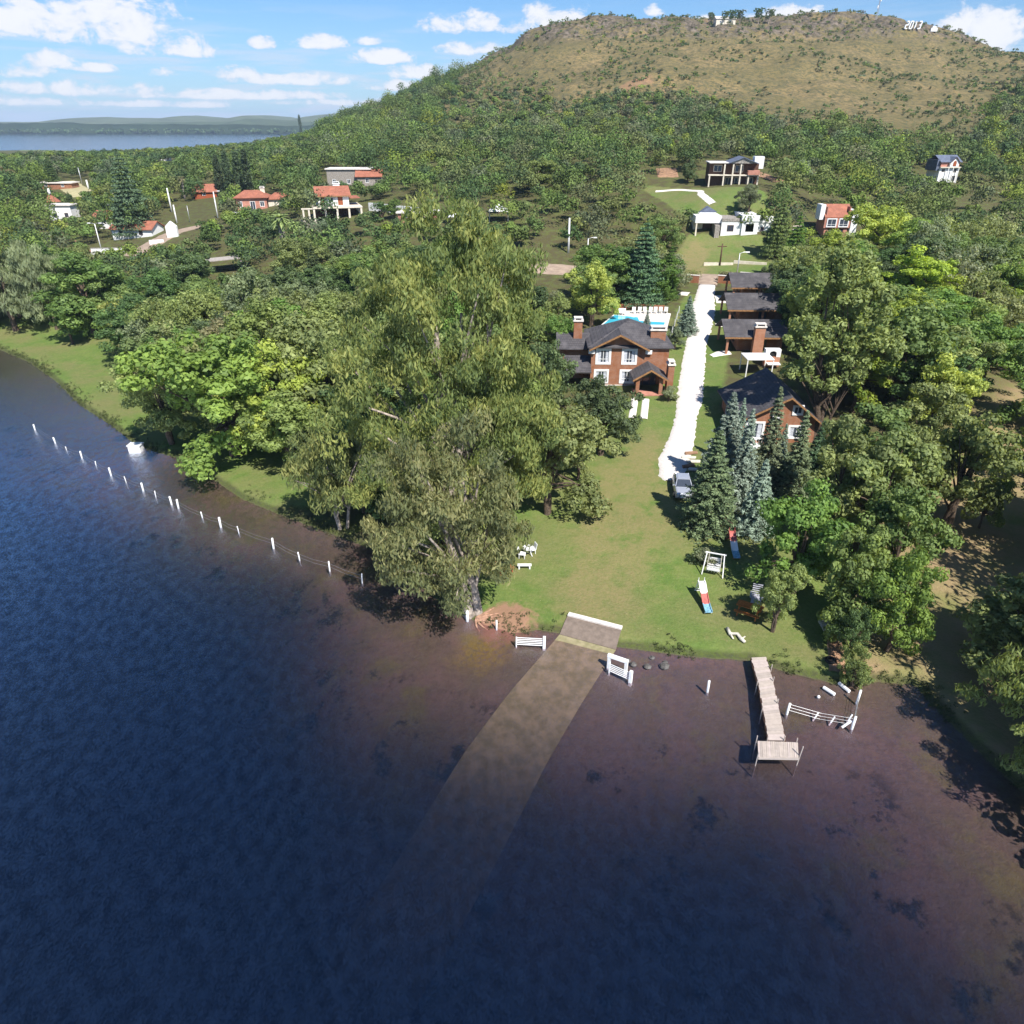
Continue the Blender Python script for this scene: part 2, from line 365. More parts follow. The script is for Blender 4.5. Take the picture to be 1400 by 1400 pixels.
def hit(px, py):
    """first ground point under a pixel"""
    d = ray(px, py); y = np.geomspace(14, 1500, 900); k = y/d[1]
    x = d[0]*k; z = CAMH+d[2]*k; t = np.maximum(T(x, y), 0.0)
    i = np.argmax(z < t) if (z < t).any() else len(y)-1
    a, b = k[max(i-1, 0)], k[i]
    for _ in range(14):
        c = (a+b)/2
        if CAMH+d[2]*c < max(T(d[0]*c, d[1]*c)[0], 0): b = c
        else: a = c
    p = d*b; return Vector((p[0], p[1], max(float(T(p[0], p[1])[0]), 0)))
def gz(x, y): return float(T(x, y)[0])
def proj(x, y, z):
    dz = z-CAMH; c, s = math.cos(PITCH), math.sin(PITCH)
    dep = y*c-dz*s; up = y*s+dz*c
    return 700+F*x/dep, 700-F*up/dep, dep

def polar(rs, angs):
    R, An = np.meshgrid(rs, angs, indexing='ij')
    return R*np.sin(An), R*np.cos(An)
angs = np.radians(np.concatenate([np.arange(-180, -48, 4), np.arange(-48, 48, .24), np.arange(48, 180.1, 4)]))
rs = np.concatenate([[1.5], np.geomspace(8, 260, 330), np.geomspace(262, 760, 150), np.geomspace(800, 4000, 26)])
gx, gy = polar(rs, angs)
gzz, gd = T(gx, gy, True)
def gridfaces(nr, na):
    i = np.arange(nr-1)[:, None]*na+np.arange(na-1)[None, :]
    return np.stack([i, i+1, i+1+na, i+na], -1).reshape(-1, 4)[:, ::-1]
# zone masks, drawn as ground polygons
def wpoly(pts): return np.array([hit(*p)[:2] for p in pts])
Z_TAN = wpoly([(1150, 915), (1185, 932), (1250, 935), (1400, 1085), (1400, 530), (1340, 575), (1310, 610), (1290, 720), (1240, 730), (1160, 840)])
Z_LAWN = np.vstack([wpoly([(640, 850), (700, 868), (770, 868), (845, 888), (1020, 905), (1140, 938), (1165, 935), (1150, 880), (1150, 790), (1080, 690), (1000, 640),
                (975, 560), (985, 470), (985, 405), (945, 405), (925, 440), (905, 540), (820, 560), (800, 640), (680, 720), (620, 800)])])
Z_WORN = wpoly([(820, 660), (890, 600), (930, 640), (925, 700), (880, 760), (820, 860), (770, 850), (800, 740)])
Z_CLEAR2 = wpoly([(905, 378), (1050, 384), (1060, 330), (1040, 322), (945, 322), (925, 350)])
Z_DIRT2 = wpoly([(925, 378), (960, 378), (965, 340), (950, 330), (935, 350)])
Z_UP = wpoly([(885, 256), (1040, 262), (1045, 290), (1020, 300), (955, 302), (930, 285), (890, 262)])
x_, y_ = gx, gy
near = gy > 0
lawn = np.exp(-np.maximum(segdist(x_, y_, Z_LAWN)*np.where(inside(x_, y_, Z_LAWN), -1, 1), 0)/1.5)
tan = np.exp(-np.maximum(segdist(x_, y_, Z_TAN)*np.where(inside(x_, y_, Z_TAN), -1, 1), 0)/2.0)
leftlawn = ss(-8, -12, gx)*ss(24, 18, gd)*ss(60, 66, gy)
up = np.maximum(np.exp(-np.maximum(segdist(x_, y_, Z_UP)*np.where(inside(x_, y_, Z_UP), -1, 1), 0)/1.5), np.exp(-np.maximum(segdist(x_, y_, Z_CLEAR2)*np.where(inside(x_, y_, Z_CLEAR2), -1, 1), 0)/1.5)*.7)
green = np.clip(np.maximum(np.maximum(lawn, leftlawn), up), 0, 1)
worn = np.exp(-np.maximum(segdist(x_, y_, Z_WORN)*np.where(inside(x_, y_, Z_WORN), -1, 1), 0)/2.5)*.8
worn = np.maximum(worn, np.exp(-np.maximum(segdist(x_, y_, Z_DIRT2)*np.where(inside(x_, y_, Z_DIRT2), -1, 1), 0)/1)*1.3)
hillm = ss(22, 40, gzz)*ss(240, 330, gy)*(.25+.75*ss(-190, -40, gx))
zone = np.stack([green, np.clip(np.maximum(tan, 0), 0, 1), np.clip(worn, 0, 1), hillm], -1).reshape(-1, 4)
gm = bpy.data.materials.new('ground'); gm.use_nodes = True; t = NT(gm.node_tree)
P = t.n('ShaderNodeNewGeometry').outputs['Position']
sp = t.n('ShaderNodeSeparateXYZ', {'Vector': P})
zn = t.n('ShaderNodeAttribute', attribute_name='zone'); zc = t.n('ShaderNodeSeparateColor', {'Color': zn.outputs['Color']}).outputs
za = zn.outputs['Alpha']
nf, nm, nl, nxl = t.noise(P, 3.2, 6, .7), t.noise(P, .55, 5, .6), t.noise(P, .12, 4, .6), t.noise(P, .03, 5, .6)
lawnc = t.mix(t.smooth(nm, .3, .72), (.108, .175, .038), (.16, .212, .055))
lawnc = t.mix(t.smooth(nl, .38, .66), lawnc, (.195, .185, .075))
lawnc = t.mix(t.m('MULTIPLY', t.smooth(nf, .35, .75), .55), lawnc, (.075, .12, .022))
lawnc = t.mix(t.m('MULTIPLY', t.smooth(t.noise(P, 13, 3, .6), .4, .7), .4), lawnc, (.07, .095, .025))
lawnc = t.mix(t.m('MULTIPLY', t.smooth(t.noise(P, 1.4, 4, .7), .58, .7), .5), lawnc, (.22, .18, .085))
lawnc = t.mix(t.smooth(t.noise(P, 5.0, 2, .5), .72, .78), lawnc, (.33, .30, .16))
wornc = t.mix(t.smooth(nf, .35, .7), (.23, .185, .085), (.17, .17, .06))
lawnc = t.mix(t.m('MULTIPLY', zc[2], t.smooth(t.m('ADD', nm, t.m('MULTIPLY', zc[2], .25)), .45, .75)), lawnc, wornc)
tanc = t.mix(t.smooth(nm, .35, .7), (.30, .215, .12), (.235, .20, .09))
tanc = t.mix(t.m('MULTIPLY', t.smooth(nf, .45, .75), .5), tanc, (.2, .14, .085))
tanc = t.mix(t.smooth(nl, .55, .75), tanc, (.17, .185, .06))
forest = t.mix(t.smooth(nm, .4, .65), (.085, .075, .035), (.10, .115, .035))
hn = t.mix(t.smooth(nxl, .36, .66), (.155, .122, .046), (.26, .182, .08))
hn = t.mix(t.smooth(nl, .42, .66), hn, (.13, .108, .04))
hn = t.mix(t.m('MULTIPLY', t.smooth(nm, .44, .60), .85), hn, (.07, .072, .035))
hn = t.mix(t.m('MULTIPLY', t.smooth(nf, .42, .7), .5), hn, (.235, .18, .095))
hn = t.mix(t.m('MULTIPLY', t.smooth(t.noise(P, .28, 6, .8), .50, .60), .8), hn, (.062, .062, .032))
hn = t.mix(t.m('MULTIPLY', t.smooth(t.noise(P, .42, 5, .8), .55, .68), .6), hn, (.27, .215, .12))
crest = t.m('MULTIPLY', t.m('MULTIPLY', t.smooth(sp.outputs[2], 78, 88), t.smooth(t.noise(P, .09, 6, .8), .43, .55)), 1.0)
hn = t.mix(t.m('MULTIPLY', crest, .85), hn, t.mix(t.smooth(t.noise(P, .35, 5, .8), .42, .62), (.05, .042, .034), (.20, .16, .13)))
scar = t.smooth(t.noise(P, .02, 4, .6), .64, .70)
hn = t.mix(t.m('MULTIPLY', scar, .6), hn, (.30, .17, .10))
g = t.mix(za, forest, hn)
g = t.mix(zc[1], g, tanc)
g = t.mix(t.smooth(t.m('ADD', zc[0], t.m('MULTIPLY', t.m('SUBTRACT', nm, .5), .5)), .35, .65), g, lawnc)
# wet strip and the lake bed (real colours of mud, weed and silt)
shore = t.smooth(t.m('ADD', sp.outputs[2], t.m('MULTIPLY', t.m('SUBTRACT', nm, .5), .22)), .30, .12)
shoreC = t.mix(t.smooth(nf, .4, .6), (.05, .05, .028), (.075, .09, .025))
g = t.mix(t.m('MULTIPLY', shore, .8), g, shoreC)
bed = t.mix(t.smooth(nl, .35, .65), (.18, .13, .105), (.14, .118, .075))
bed = t.mix(t.smooth(t.noise(P, .22, 5, .65), .5, .68), bed, (.165, .15, .065))
bed = t.mix(t.m('MULTIPLY', t.smooth(t.noise(P, 2.2, 5, .7), .4, .7), .5), bed, (.09, .07, .055))
wx = t.n('ShaderNodeVectorMath', {0: P, 1: (3.1, 11.7, 0)}, operation='ADD').outputs[0]
weed = t.m('MULTIPLY', t.smooth(t.m('ADD', t.noise(wx, .42, 3, .5), t.m('MULTIPLY', t.noise(wx, 2.4, 5, .75), .6)), .86, 1.0), t.smooth(sp.outputs[2], -.45, -.9))
bed = t.mix(t.m('MULTIPLY', weed, .85), bed, (.02, .022, .018))
g = t.mix(t.smooth(sp.outputs[2], .04, -.05), g, bed)
cy_ = hit(660, 888)
algae = t.n('ShaderNodeVectorMath', {0: P, 1: (cy_.x, cy_.y, -.3)}, operation='DISTANCE').outputs['Value']
g = t.mix(t.m('MULTIPLY', t.smooth(t.m('ADD', algae, t.m('MULTIPLY', nm, 3.0)), 4.6, 1.8), t.smooth(nf, .35, .6)), g, (.24, .185, .04))
ro = hit(690, 848)
root = t.n('ShaderNodeVectorMath', {0: P, 1: (ro.x, ro.y, .2)}, operation='DISTANCE').outputs['Value']
g = t.mix(t.m('MULTIPLY', t.smooth(t.m('ADD', root, t.m('MULTIPLY', t.noise(P, .8, 6, .7), 5.0)), 5.3, 3.9), .9), g, (.30, .165, .11))
bmp = t.n('ShaderNodeBump', {'Height': t.m('ADD', t.noise(P, 5, 4, .7), t.m('MULTIPLY', nm, 1.6)), 'Strength': .55, 'Distance': .16}).outputs[0]
t.n('ShaderNodeOutputMaterial', {'Surface': t.n('ShaderNodeBsdfPrincipled', {'Base Color': g, 'Roughness': .95, 'Specular IOR Level': .15, 'Normal': bmp}).outputs[0]})
gme = npmesh('ground', np.stack([gx, gy, gzz], -1).reshape(-1, 3), gridfaces(*gx.shape), gm, True, {'zone': ('FLOAT_COLOR', 'POINT', zone)})
tag(meshobj('ground', gme), kind='structure')

# water: one sheet at lake level
wm = bpy.data.materials.new('lake_water'); wm.use_nodes = True; t = NT(wm.node_tree)
P = t.n('ShaderNodeNewGeometry').outputs['Position']
dep = t.n('ShaderNodeAttribute', attribute_name='depth').outputs['Fac']
st = t.n('ShaderNodeMapping', {'Vector': P, 'Rotation': (0, 0, .5), 'Scale': (1.0, .62, 1.0)}).outputs[0]
hgt = t.m('ADD', t.noise(st, 8.5, 4, .7), t.m('MULTIPLY', t.noise(st, 1.6, 3, .5), .5))
calm = t.m('ADD', .55, t.m('MULTIPLY', t.noise(P, .05, 3, .5), .9))
bmp = t.n('ShaderNodeBump', {'Height': hgt, 'Strength': t.m('MULTIPLY', calm, .6), 'Distance': .08}).outputs[0]
murk = t.m('SUBTRACT', 1.0, t.m('EXPONENT', t.m('MULTIPLY', dep, -.46)))
deep = t.mix(t.smooth(t.noise(st, 1.7, 5, .7), .35, .7), (.0012, .0035, .010), (.003, .007, .018))
tr = t.n('ShaderNodeBsdfTransparent', {'Color': (.88, .80, .88, 1)}).outputs[0]
body = t.n('ShaderNodeMixShader', {0: murk, 1: tr, 2: t.n('ShaderNodeBsdfDiffuse', {'Color': deep}).outputs[0]}).outputs[0]
fr = t.m('MINIMUM', .75, t.m('MULTIPLY', t.n('ShaderNodeFresnel', {'IOR': 1.2}).outputs[0], t.m('ADD', 3.2, t.m('MULTIPLY', t.smooth(hgt, .6, .92), 9.0))))
gl = t.n('ShaderNodeBsdfGlossy', {'Color': (.76, .84, .96, 1), 'Roughness': .08, 'Normal': bmp}).outputs[0]
t.n('ShaderNodeOutputMaterial', {'Surface': t.n('ShaderNodeMixShader', {0: fr, 1: body, 2: gl}).outputs[0]})
rs2 = np.concatenate([[1.5], np.geomspace(8, 260, 220), np.geomspace(270, 9000, 40)])
an2 = np.radians(np.concatenate([np.arange(-180, -48, 4), np.arange(-48, 48, .4), np.arange(48, 180.1, 4)]))
ux, uy = polar(rs2, an2)
uz = T(ux, uy)
depa = np.where(uy > 1000, 7, np.maximum(-uz, 0))
wme = npmesh('lake_water', np.stack([ux, uy, ux*0], -1).reshape(-1, 3), gridfaces(*ux.shape), wm, True, {'depth': ('FLOAT', 'POINT', depa)})
tag(meshobj('lake_water', wme), kind='structure')

# far shore: wooded spit and blue hills
def ridge(name, pts, yb, yt, colr, z0=-3, nz=9, thick=600, rough=3.0, sd=0):
    """a range whose skyline is given as pixels at distance yb"""
    P0 = [ony(px, py, yb) for px, py in pts]
    xs = np.linspace(P0[0][0], P0[-1][0], 260)
    top = np.interp(xs, [p[0] for p in P0], [p[2] for p in P0])
    V = []
    prof = [(0, 0), (.12, .35), (.3, .62), (.5, .85), (.7, .96), (1, 1), (1.5, .9), (2.4, .5), (3.4, 0)]
    for k, (u, h) in enumerate(prof):
        yy = yb-thick*(1-u); hh = z0+(top-z0)*h
        hh = hh+(vnoise(xs, xs*0+k*50, rough*16, sd)-.5)*rough*2*(h > 0)
        V.append(np.stack([xs, xs*0+yy, hh], -1))
    V = np.array(V); m = bpy.data.materials.new(name); m.use_nodes = True; t = NT(m.node_tree)
    Pp = t.n('ShaderNodeNewGeometry').outputs['Position']
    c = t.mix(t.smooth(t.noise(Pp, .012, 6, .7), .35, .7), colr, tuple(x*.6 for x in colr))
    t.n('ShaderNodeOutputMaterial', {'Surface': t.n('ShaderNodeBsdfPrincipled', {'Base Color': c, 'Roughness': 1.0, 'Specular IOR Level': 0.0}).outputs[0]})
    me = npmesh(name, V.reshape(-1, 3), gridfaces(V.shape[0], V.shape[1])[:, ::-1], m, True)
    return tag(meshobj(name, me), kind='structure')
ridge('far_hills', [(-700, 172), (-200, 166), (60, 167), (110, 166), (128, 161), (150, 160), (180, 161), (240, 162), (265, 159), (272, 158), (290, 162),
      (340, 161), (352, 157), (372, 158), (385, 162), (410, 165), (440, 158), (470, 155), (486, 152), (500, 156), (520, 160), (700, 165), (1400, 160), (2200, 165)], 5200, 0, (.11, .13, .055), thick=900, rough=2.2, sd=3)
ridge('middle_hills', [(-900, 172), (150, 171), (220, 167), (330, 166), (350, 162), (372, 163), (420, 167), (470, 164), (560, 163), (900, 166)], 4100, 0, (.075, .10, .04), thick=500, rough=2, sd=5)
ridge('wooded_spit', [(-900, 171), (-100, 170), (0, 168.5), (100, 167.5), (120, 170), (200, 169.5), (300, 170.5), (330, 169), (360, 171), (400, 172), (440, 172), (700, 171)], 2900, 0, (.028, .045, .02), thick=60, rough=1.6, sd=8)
# haze: one box of thin air round everything
hz = MB().box(-9000, 9000, -1500, 9500, -9, 128)
hm = bpy.data.materials.new('haze'); hm.use_nodes = True; t = NT(hm.node_tree)
out = t.n('ShaderNodeOutputMaterial')
t.t.links.new(t.n('ShaderNodeVolumePrincipled', {'Color': (.62, .78, 1.0), 'Density': .0001, 'Anisotropy': 0.0}).outputs[0], out.inputs['Volume'])
tag(hz.build('haze', hm), kind='stuff')
# ------------------------------------------------------------------ trees
def leafcloud(cent, rad, n_per, L, Wd, rng, droop=0.0, outw=1.25, flat=0.0, shell=.5):
    """diamond leaf clusters spread through clumps; returns verts, faces, per-vertex v"""
    k = len(cent); n = k*n_per
    c = np.repeat(cent, n_per, 0); r = np.repeat(rad, n_per, 0)
    d = rng.normal(size=(n, 3)); d /= np.linalg.norm(d, axis=1, keepdims=True)
    u = rng.random((n, 1)); u = shell+(1-shell)*u if shell > 0 else u**(1/3)
    p = c+d*r*u
    nrm = d*outw+rng.normal(size=(n, 3))*.48+np.array([0, 0, .35+flat*2.0]); nrm /= np.linalg.norm(nrm, axis=1, keepdims=True)
    tg = rng.normal(size=(n, 3)); tg[:, 2] = tg[:, 2]*(1-droop)-droop*2.2
    if droop: nrm[:, 2] *= (1-droop*.8)
    tg -= nrm*(tg*nrm).sum(1, keepdims=True); tg /= np.linalg.norm(tg, axis=1, keepdims=True)+1e-6
    b = np.cross(nrm, tg); s = rng.uniform(.6, 1.35, (n, 1))
    ll, ww = tg*L*s/2, b*Wd*s/2
    V = np.stack([p-ll, p+ww*rng.uniform(.7, 1.2, (n, 1)), p+ll, p-ww], 1).reshape(-1, 3)
    cv = np.repeat(rng.random(k), n_per)
    v = np.clip(.5*cv+.5*rng.random(n)**1.1, 0, 1)
    return V, np.arange(n*4).reshape(n, 4), np.repeat(v, 4)
def leafmesh(name, parts, m):
    V, Fc, A = [], [], []; o = 0
    for v, f, a in parts: V.append(v); Fc.append(f+o); A.append(a); o += len(v)
    return npmesh(name, np.concatenate(V), np.concatenate(Fc), m, False, {'v': ('FLOAT', 'POINT', np.concatenate(A))})
def clumps_in(lobes, n, rng, shell=.55):
    """points spread in the outer part of a set of ellipsoids"""
    L = np.array(lobes, float); vol = (L[:, 3]*L[:, 4]*L[:, 5])**.72; w_ = rng.choice(len(L), n, p=vol/vol.sum())
    d = rng.normal(size=(n, 3)); d /= np.linalg.norm(d, axis=1, keepdims=True)
    d[:, 2] = np.where(d[:, 2] < -.8, -d[:, 2]*.7, d[:, 2])
    u = shell+(1-shell)*rng.random((n, 1))
    return L[w_, :3]+d*L[w_, 3:]*u
def limbs(mb, base, r0, targets, rng, fork=.4, lean=(0, 0), top=None):
    """trunk and limbs reaching to targets"""
    tg = np.array(targets); h = top or tg[:, 2].max()*.75
    tp = Vector((base[0]+lean[0], base[1]+lean[1], h))
    pts = [Vector(base)+(tp-Vector(base))*k+Vector((rng.normal()*.04*h*k*(1-k)*3, rng.normal()*.04*h*k*(1-k)*3, 0)) for k in np.linspace(0, 1, 6)]
    mb.tube([pts[0]-Vector((0, 0, .4))]+pts, [r0*1.35]+[r0*(1-.75*k) for k in np.linspace(0, 1, 6)], 8)
    for q in tg:
        k = min(max(fork+rng.random()*.35, .15), .9); i = int(k*5); a = pts[i].lerp(pts[min(i+1, 5)], k*5-i)
        q = Vector(q); mid = a.lerp(q, .5)+Vector((0, 0, (q-a).length*.06)); rr = r0*(1-.75*k)*.55
        mb.tube([a, mid, q], [rr, rr*.6, rr*.25], 5, False)
def broad(seed, H, R, base=.22, nl=7, nc=70, npc=70, L=.42, Wd=.26, cr=.16, m='mid', droop=0, bark='bark', flatten=1.0, multi=1):
    """broad-leaved tree of height H and crown radius R; returns (crown mesh, trunk mesh)"""
    rng = np.random.default_rng(seed); zb = H*base; hc = (H-zb)/2
    lobes = [(0, 0, zb+hc, R*.62, R*.62, hc*.85)]
    for i in range(nl):
        a = i*2*math.pi/nl*1.618*1.5+rng.random(); rr = R*rng.uniform(.35, .68); z = zb+hc*rng.uniform(.15, 1.5)*flatten
        s = R*rng.uniform(.28, .46); lobes.append((rr*math.cos(a), rr*math.sin(a), z, s, s, s*rng.uniform(.7, 1.0)*hc/R if hc > R else s*.8))
    c = clumps_in(lobes, nc, rng); c[:, 2] = np.clip(c[:, 2], zb*.7, H-R*cr*.5)
    rad = np.stack([rng.uniform(.7, 1.3, nc)*R*cr]*3, 1)*np.array([1, 1, .75])
    cm = leafmesh('crown', [leafcloud(c, rad, npc, L, Wd, rng, droop)], LM[m])
    mb = MB()
    for q in range(multi):
        sel = c[rng.choice(nc, 9)]; off = ((rng.random()-.5)*R*.3, (rng.random()-.5)*R*.3) if multi > 1 else (0, 0)
        limbs(mb, (off[0]*.3, off[1]*.3, 0), H*.022+.06, sel, rng, .25, (off[0], off[1]))
    return cm, mb.mesh('trunk', M[bark], True)
def conifer(seed, H, R, tiers=16, m='blue', L=.42, Wd=.16, npb=46, shape=1.0, gap=0.0, base=.05, droop=.25, bark='bark', sparse=1.0):
    """conifer: whorls of boughs set with needle sprays"""
    rng = np.random.default_rng(seed); C, Rd, mb = [], [], MB()
    mb.tube([(0, 0, -.4), (0, 0, H*.5), (0, 0, H*.97)], [H*.018+.07, H*.011+.03, .02], 7)
    for i in range(tiers):
        k = i/(tiers-1); z = H*(base+(.985-base)*k**.92); rr = R*((1-k)**shape)*rng.uniform(.86, 1.1)+.12
        nb = max(4, int((6+rr*2.6)*sparse))
        for j in range(nb):
            a = 2*math.pi*(j+rng.random()*.6)/nb+i; ln = rr*rng.uniform(.75, 1.12)
            e = Vector((math.cos(a)*ln, math.sin(a)*ln, z-ln*droop+rng.normal()*.1))
            if rr > .6 and j % 2 == 0: mb.bar((0, 0, z), e, .05)
            for q in ((.4, .72, .97) if ln > 1.2 else (.35, .85)):
                C.append((e.x*q, e.y*q, z+(e.z-z)*q)); s = ln*.17+.1; Rd.append((s, s, s*(.5-gap*.25)))
    C, Rd = np.array(C), np.array(Rd)
    return leafmesh('crown', [leafcloud(C, Rd, npb, L, Wd, rng, .1, .6, .35, .3)], LM[m]), mb.mesh('trunk', M[bark], True)
def columnar(seed, H, R, m='dark'):
    rng = np.random.default_rng(seed); n = 90; z = np.sort(rng.uniform(.04, 1, n)); a = rng.uniform(0, 6.28, n)
    rr = R*np.sin(np.clip(z*.93+.07, 0, 1)*math.pi)**.5*rng.uniform(.4, .8, n)
    C = np.stack([rr*np.cos(a), rr*np.sin(a), z*H*.97], 1); Rd = np.full((n, 3), R*.42)*np.array([1, 1, 1.9])
    mb = MB(); mb.tube([(0, 0, -.4), (0, 0, H*.8)], [.22, .05], 6)
    return leafmesh('crown', [leafcloud(C, Rd, 46, .5, .26, rng, -.3, .8)], LM[m]), mb.mesh('trunk', M['bark'], True)
def palm(seed, H, R):
    rng = np.random.default_rng(seed); V, Fs, A = [], [], []; o = 0
    for i in range(46):
        a = i*2.4; el0 = rng.uniform(-.5, 1.25); ln = R*rng.uniform(.8, 1.1); prev = None
        for k in range(7):
            s = k/6; r_ = ln*s*math.cos(el0*(1-.3*s)); z = H-.4+ln*s*math.sin(el0)-s*s*ln*.55
            wd = .34*ln*math.sin(math.pi*min(1, .15+s*.85))*.3+.03
            ca, sa = math.cos(a), math.sin(a); c = np.array([ca*r_, sa*r_, z]); n = np.array([-sa, ca, 0])*wd
            V += [c-n+np.array([0, 0, -wd*.35]), c, c+n+np.array([0, 0, -wd*.35])]; A += [rng.random()]*3
            if k: b_ = len(V)-6; Fs += [(b_, b_+1, b_+4, b_+3), (b_+1, b_+2, b_+5, b_+4)]
    cm = npmesh('crown', np.array(V), np.array(Fs), LM['palm'], False, {'v': ('FLOAT', 'POINT', np.array(A))})
    mb = MB(); mb.tube([(0, 0, -.3), (0, 0, H*.3), (.05, 0, H*.7), (0, 0, H-.2)], [H*.075, H*.07, H*.08, H*.11], 12)
    return cm, mb.mesh('trunk', M['palmbark'], True)

PR = {}
def proto(key, f): 
    if key not in PR: PR[key] = f()
    return PR[key]
SPEC = {}
for i in range(3):
    SPEC[f'round{i}'] = (lambda i=i: broad(10+i, 10, 4.6, .12, 8, 110, 120, .30, .2, .17, 'bright', multi=2), 10, 4.6)
    SPEC[f'scrub{i}'] = (lambda i=i: broad(20+i, 7, 4.4, .10, 9, 115, 68, .28, .17, .15, 'olive', multi=3), 7, 4.4)
    SPEC[f'ash{i}'] = (lambda i=i: broad(30+i, 11, 4.0, .06, 12, 85, 160, .32, .2, .2, 'mid'), 11, 4.0)
    SPEC[f'willow{i}'] = (lambda i=i: broad(40+i, 15, 6.6, .1, 9, 120, 75, .7, .2, .15, 'grey', droop=.75), 15, 6.6)
SPEC['pine'] = (lambda: conifer(50, 16, 5.0, 17, 'cedar', .55, .26, 30, .8, 0, .1, .12), 16, 5.0)
SPEC['cedar'] = (lambda: conifer(51, 20, 6.6, 19, 'cedar', .6, .3, 40, .72, .4, .08, .12), 20, 7.0)
SPEC['spruce0'] = (lambda: conifer(52, 10, 2.5, 24, 'blue', .3, .11, 40, .9, 0, .04, .3), 10, 2.5)
SPEC['spruce1'] = (lambda: conifer(53, 11, 2.1, 24, 'blue', .3, .11, 34, .85, 0, .05, .35), 11, 2.1)
SPEC['cypress'] = (lambda: columnar(54, 17, 1.6), 17, 1.6)
SPEC['palm'] = (lambda: palm(55, 7, 2.2), 7, 2.2)
SPEC['shrub'] = (lambda: broad(56, 2.2, 1.3, .02, 5, 34, 46, .2, .12, .3, 'mid', multi=3), 2.2, 1.3)
SPEC['gum'] = (lambda: broad(57, 18, 5.0, .25, 11, 120, 60, .75, .2, .16, 'euca', droop=.6, bark='palebark'), 18, 5.0)
FARS = {}
def place(spec, x, y, h, label, cat='tree', group=None, m=None, wid=1.0, z=None, rz=None, name='tree', part=('crown', 'trunk')):
    f, H, R = SPEC[spec]; cm, tm = proto(spec, f)
    z = gz(x, y) if z is None else z
    s = h/H; o = empty(name, (x, y, z), label, cat, rz if rz is not None else (x*7.31+y*3.17) % 6.28, group)
    o.scale = (s*wid, s*wid, s)
    c = meshobj(part[0], cm, o); t_ = meshobj(part[1], tm, o)
    if m:
        c.material_slots[0].link = 'OBJECT'; c.material_slots[0].material = LM[m]
    return o
def at(spec, px, py, top, label, **kw):
    """base pixel and the pixel row its top reaches"""
    p = hit(px, py); d = ray(px, top); h = CAMH+d[2]/d[1]*p.y-p.z
    return place(spec, p.x, p.y, h, label, z=p.z, **kw)

# big lakeside eucalypts, each grown lobe by lobe
def gumtree(seed, px, py, lobes, targets_n, nc, npc, label, cr=1.05, r0=.55, lean=(0, 0), L=.62, Wd=.17, forks=1, droop=.72):
    rng = np.random.default_rng(seed); p = hit(px, py); c = clumps_in(lobes, nc, rng, .5)
    rad = rng.uniform(.65, 1.25, (nc, 1))*cr*np.array([[1, 1, .95]])
    o = empty('eucalyptus_tree', p, label, 'tree')
    meshobj('crown', leafmesh('crown', [leafcloud(c, rad, npc, L, Wd, rng, droop, .7)], LM['euca']), o)
    mb = MB()
    for q in range(forks):
        ln = (lean[0]+(q-.5*(forks-1))*1.3, lean[1]+(q % 2)*1.2)
        limbs(mb, ((q-.5*(forks-1))*.7, 0, 0), r0*(1-.25*q), c[rng.choice(nc, targets_n)], rng, .15, ln, c[:, 2].max()*.72)
    mb.build('trunk', M['palebark'], o, True)
    return o
# lobes are metres from the trunk foot: x, y, z, rx, ry, rz
gumtree(1, 640, 742, [(-1.5, 2, 25.5, 3.6, 3.5, 3.2), (-4.5, 1, 22, 4, 4, 3.2), (2.4, 1.5, 23, 3.6, 4, 3.4), (-6.5, 0, 17.5, 4.0, 4, 3.3), (4.8, 1, 18.4, 3.2, 4, 3.2), (-.5, -1, 19.5, 5, 4.2, 4.4),
        (5.2, 0, 13.6, 3.0, 4, 3.6), (-8.5, -1, 12.5, 3.6, 4, 3.4), (-2, -2.5, 14, 4.6, 4, 4), (3.5, -2, 12, 3.6, 3.6, 3.6), (-6, -2, 8, 4, 4, 3.2), (1.5, -2, 7, 3.6, 3.5, 3), (4.6, -1, 7.5, 2.6, 3, 3.0), (0, 2, 27, 1.8, 1.8, 1.4)],
        8, 250, 270, 'huge eucalyptus with drooping olive foliage and pale trunk on the lake shore, tallest tree', r0=.65, forks=3, cr=1.3, L=.46, Wd=.17)
gumtree(2, 648, 838, [(-3.6, -1, 12.4, 3.0, 3, 2.8), (0, 0, 13.6, 2.6, 2.6, 2.6), (-5.0, -1.5, 8.6, 2.7, 2.8, 2.6), (-1.8, -2, 9.2, 2.6, 2.8, 2.8), (1.9, -.6, 9.4, 2.3, 2.5, 2.8), (-4.6, -2.4, 5.4, 2.0, 2.2, 2.0),
        (-1.6, -2.6, 5.0, 2.2, 2.2, 2.2), (1.8, -1.4, 5.2, 1.8, 2, 2.2), (3.0, 0, 7.6, 1.6, 2, 2.2), (-.2, -2.4, 3.4, 1.2, 1.4, 1.3)],
        8, 105, 220, 'leaning eucalyptus whose foliage hangs low over the water beside the red earth bank', cr=1.05, r0=.5, lean=(-1.5, -1), forks=2, L=.42, Wd=.15)
gumtree(3, 470, 722, [(-1, 0, 7.6, 3.2, 3, 2.4), (-3.2, 0, 5.2, 2.4, 2.5, 2.0), (2.2, 0, 6.4, 3, 3, 2.6), (0, -1, 4.0, 2.8, 2.4, 1.8), (4, 0, 9, 2.8, 2.8, 2.4)],
        7, 95, 90, 'low spreading eucalyptus at the water edge left of the huge one', cr=.85, r0=.22, forks=2)
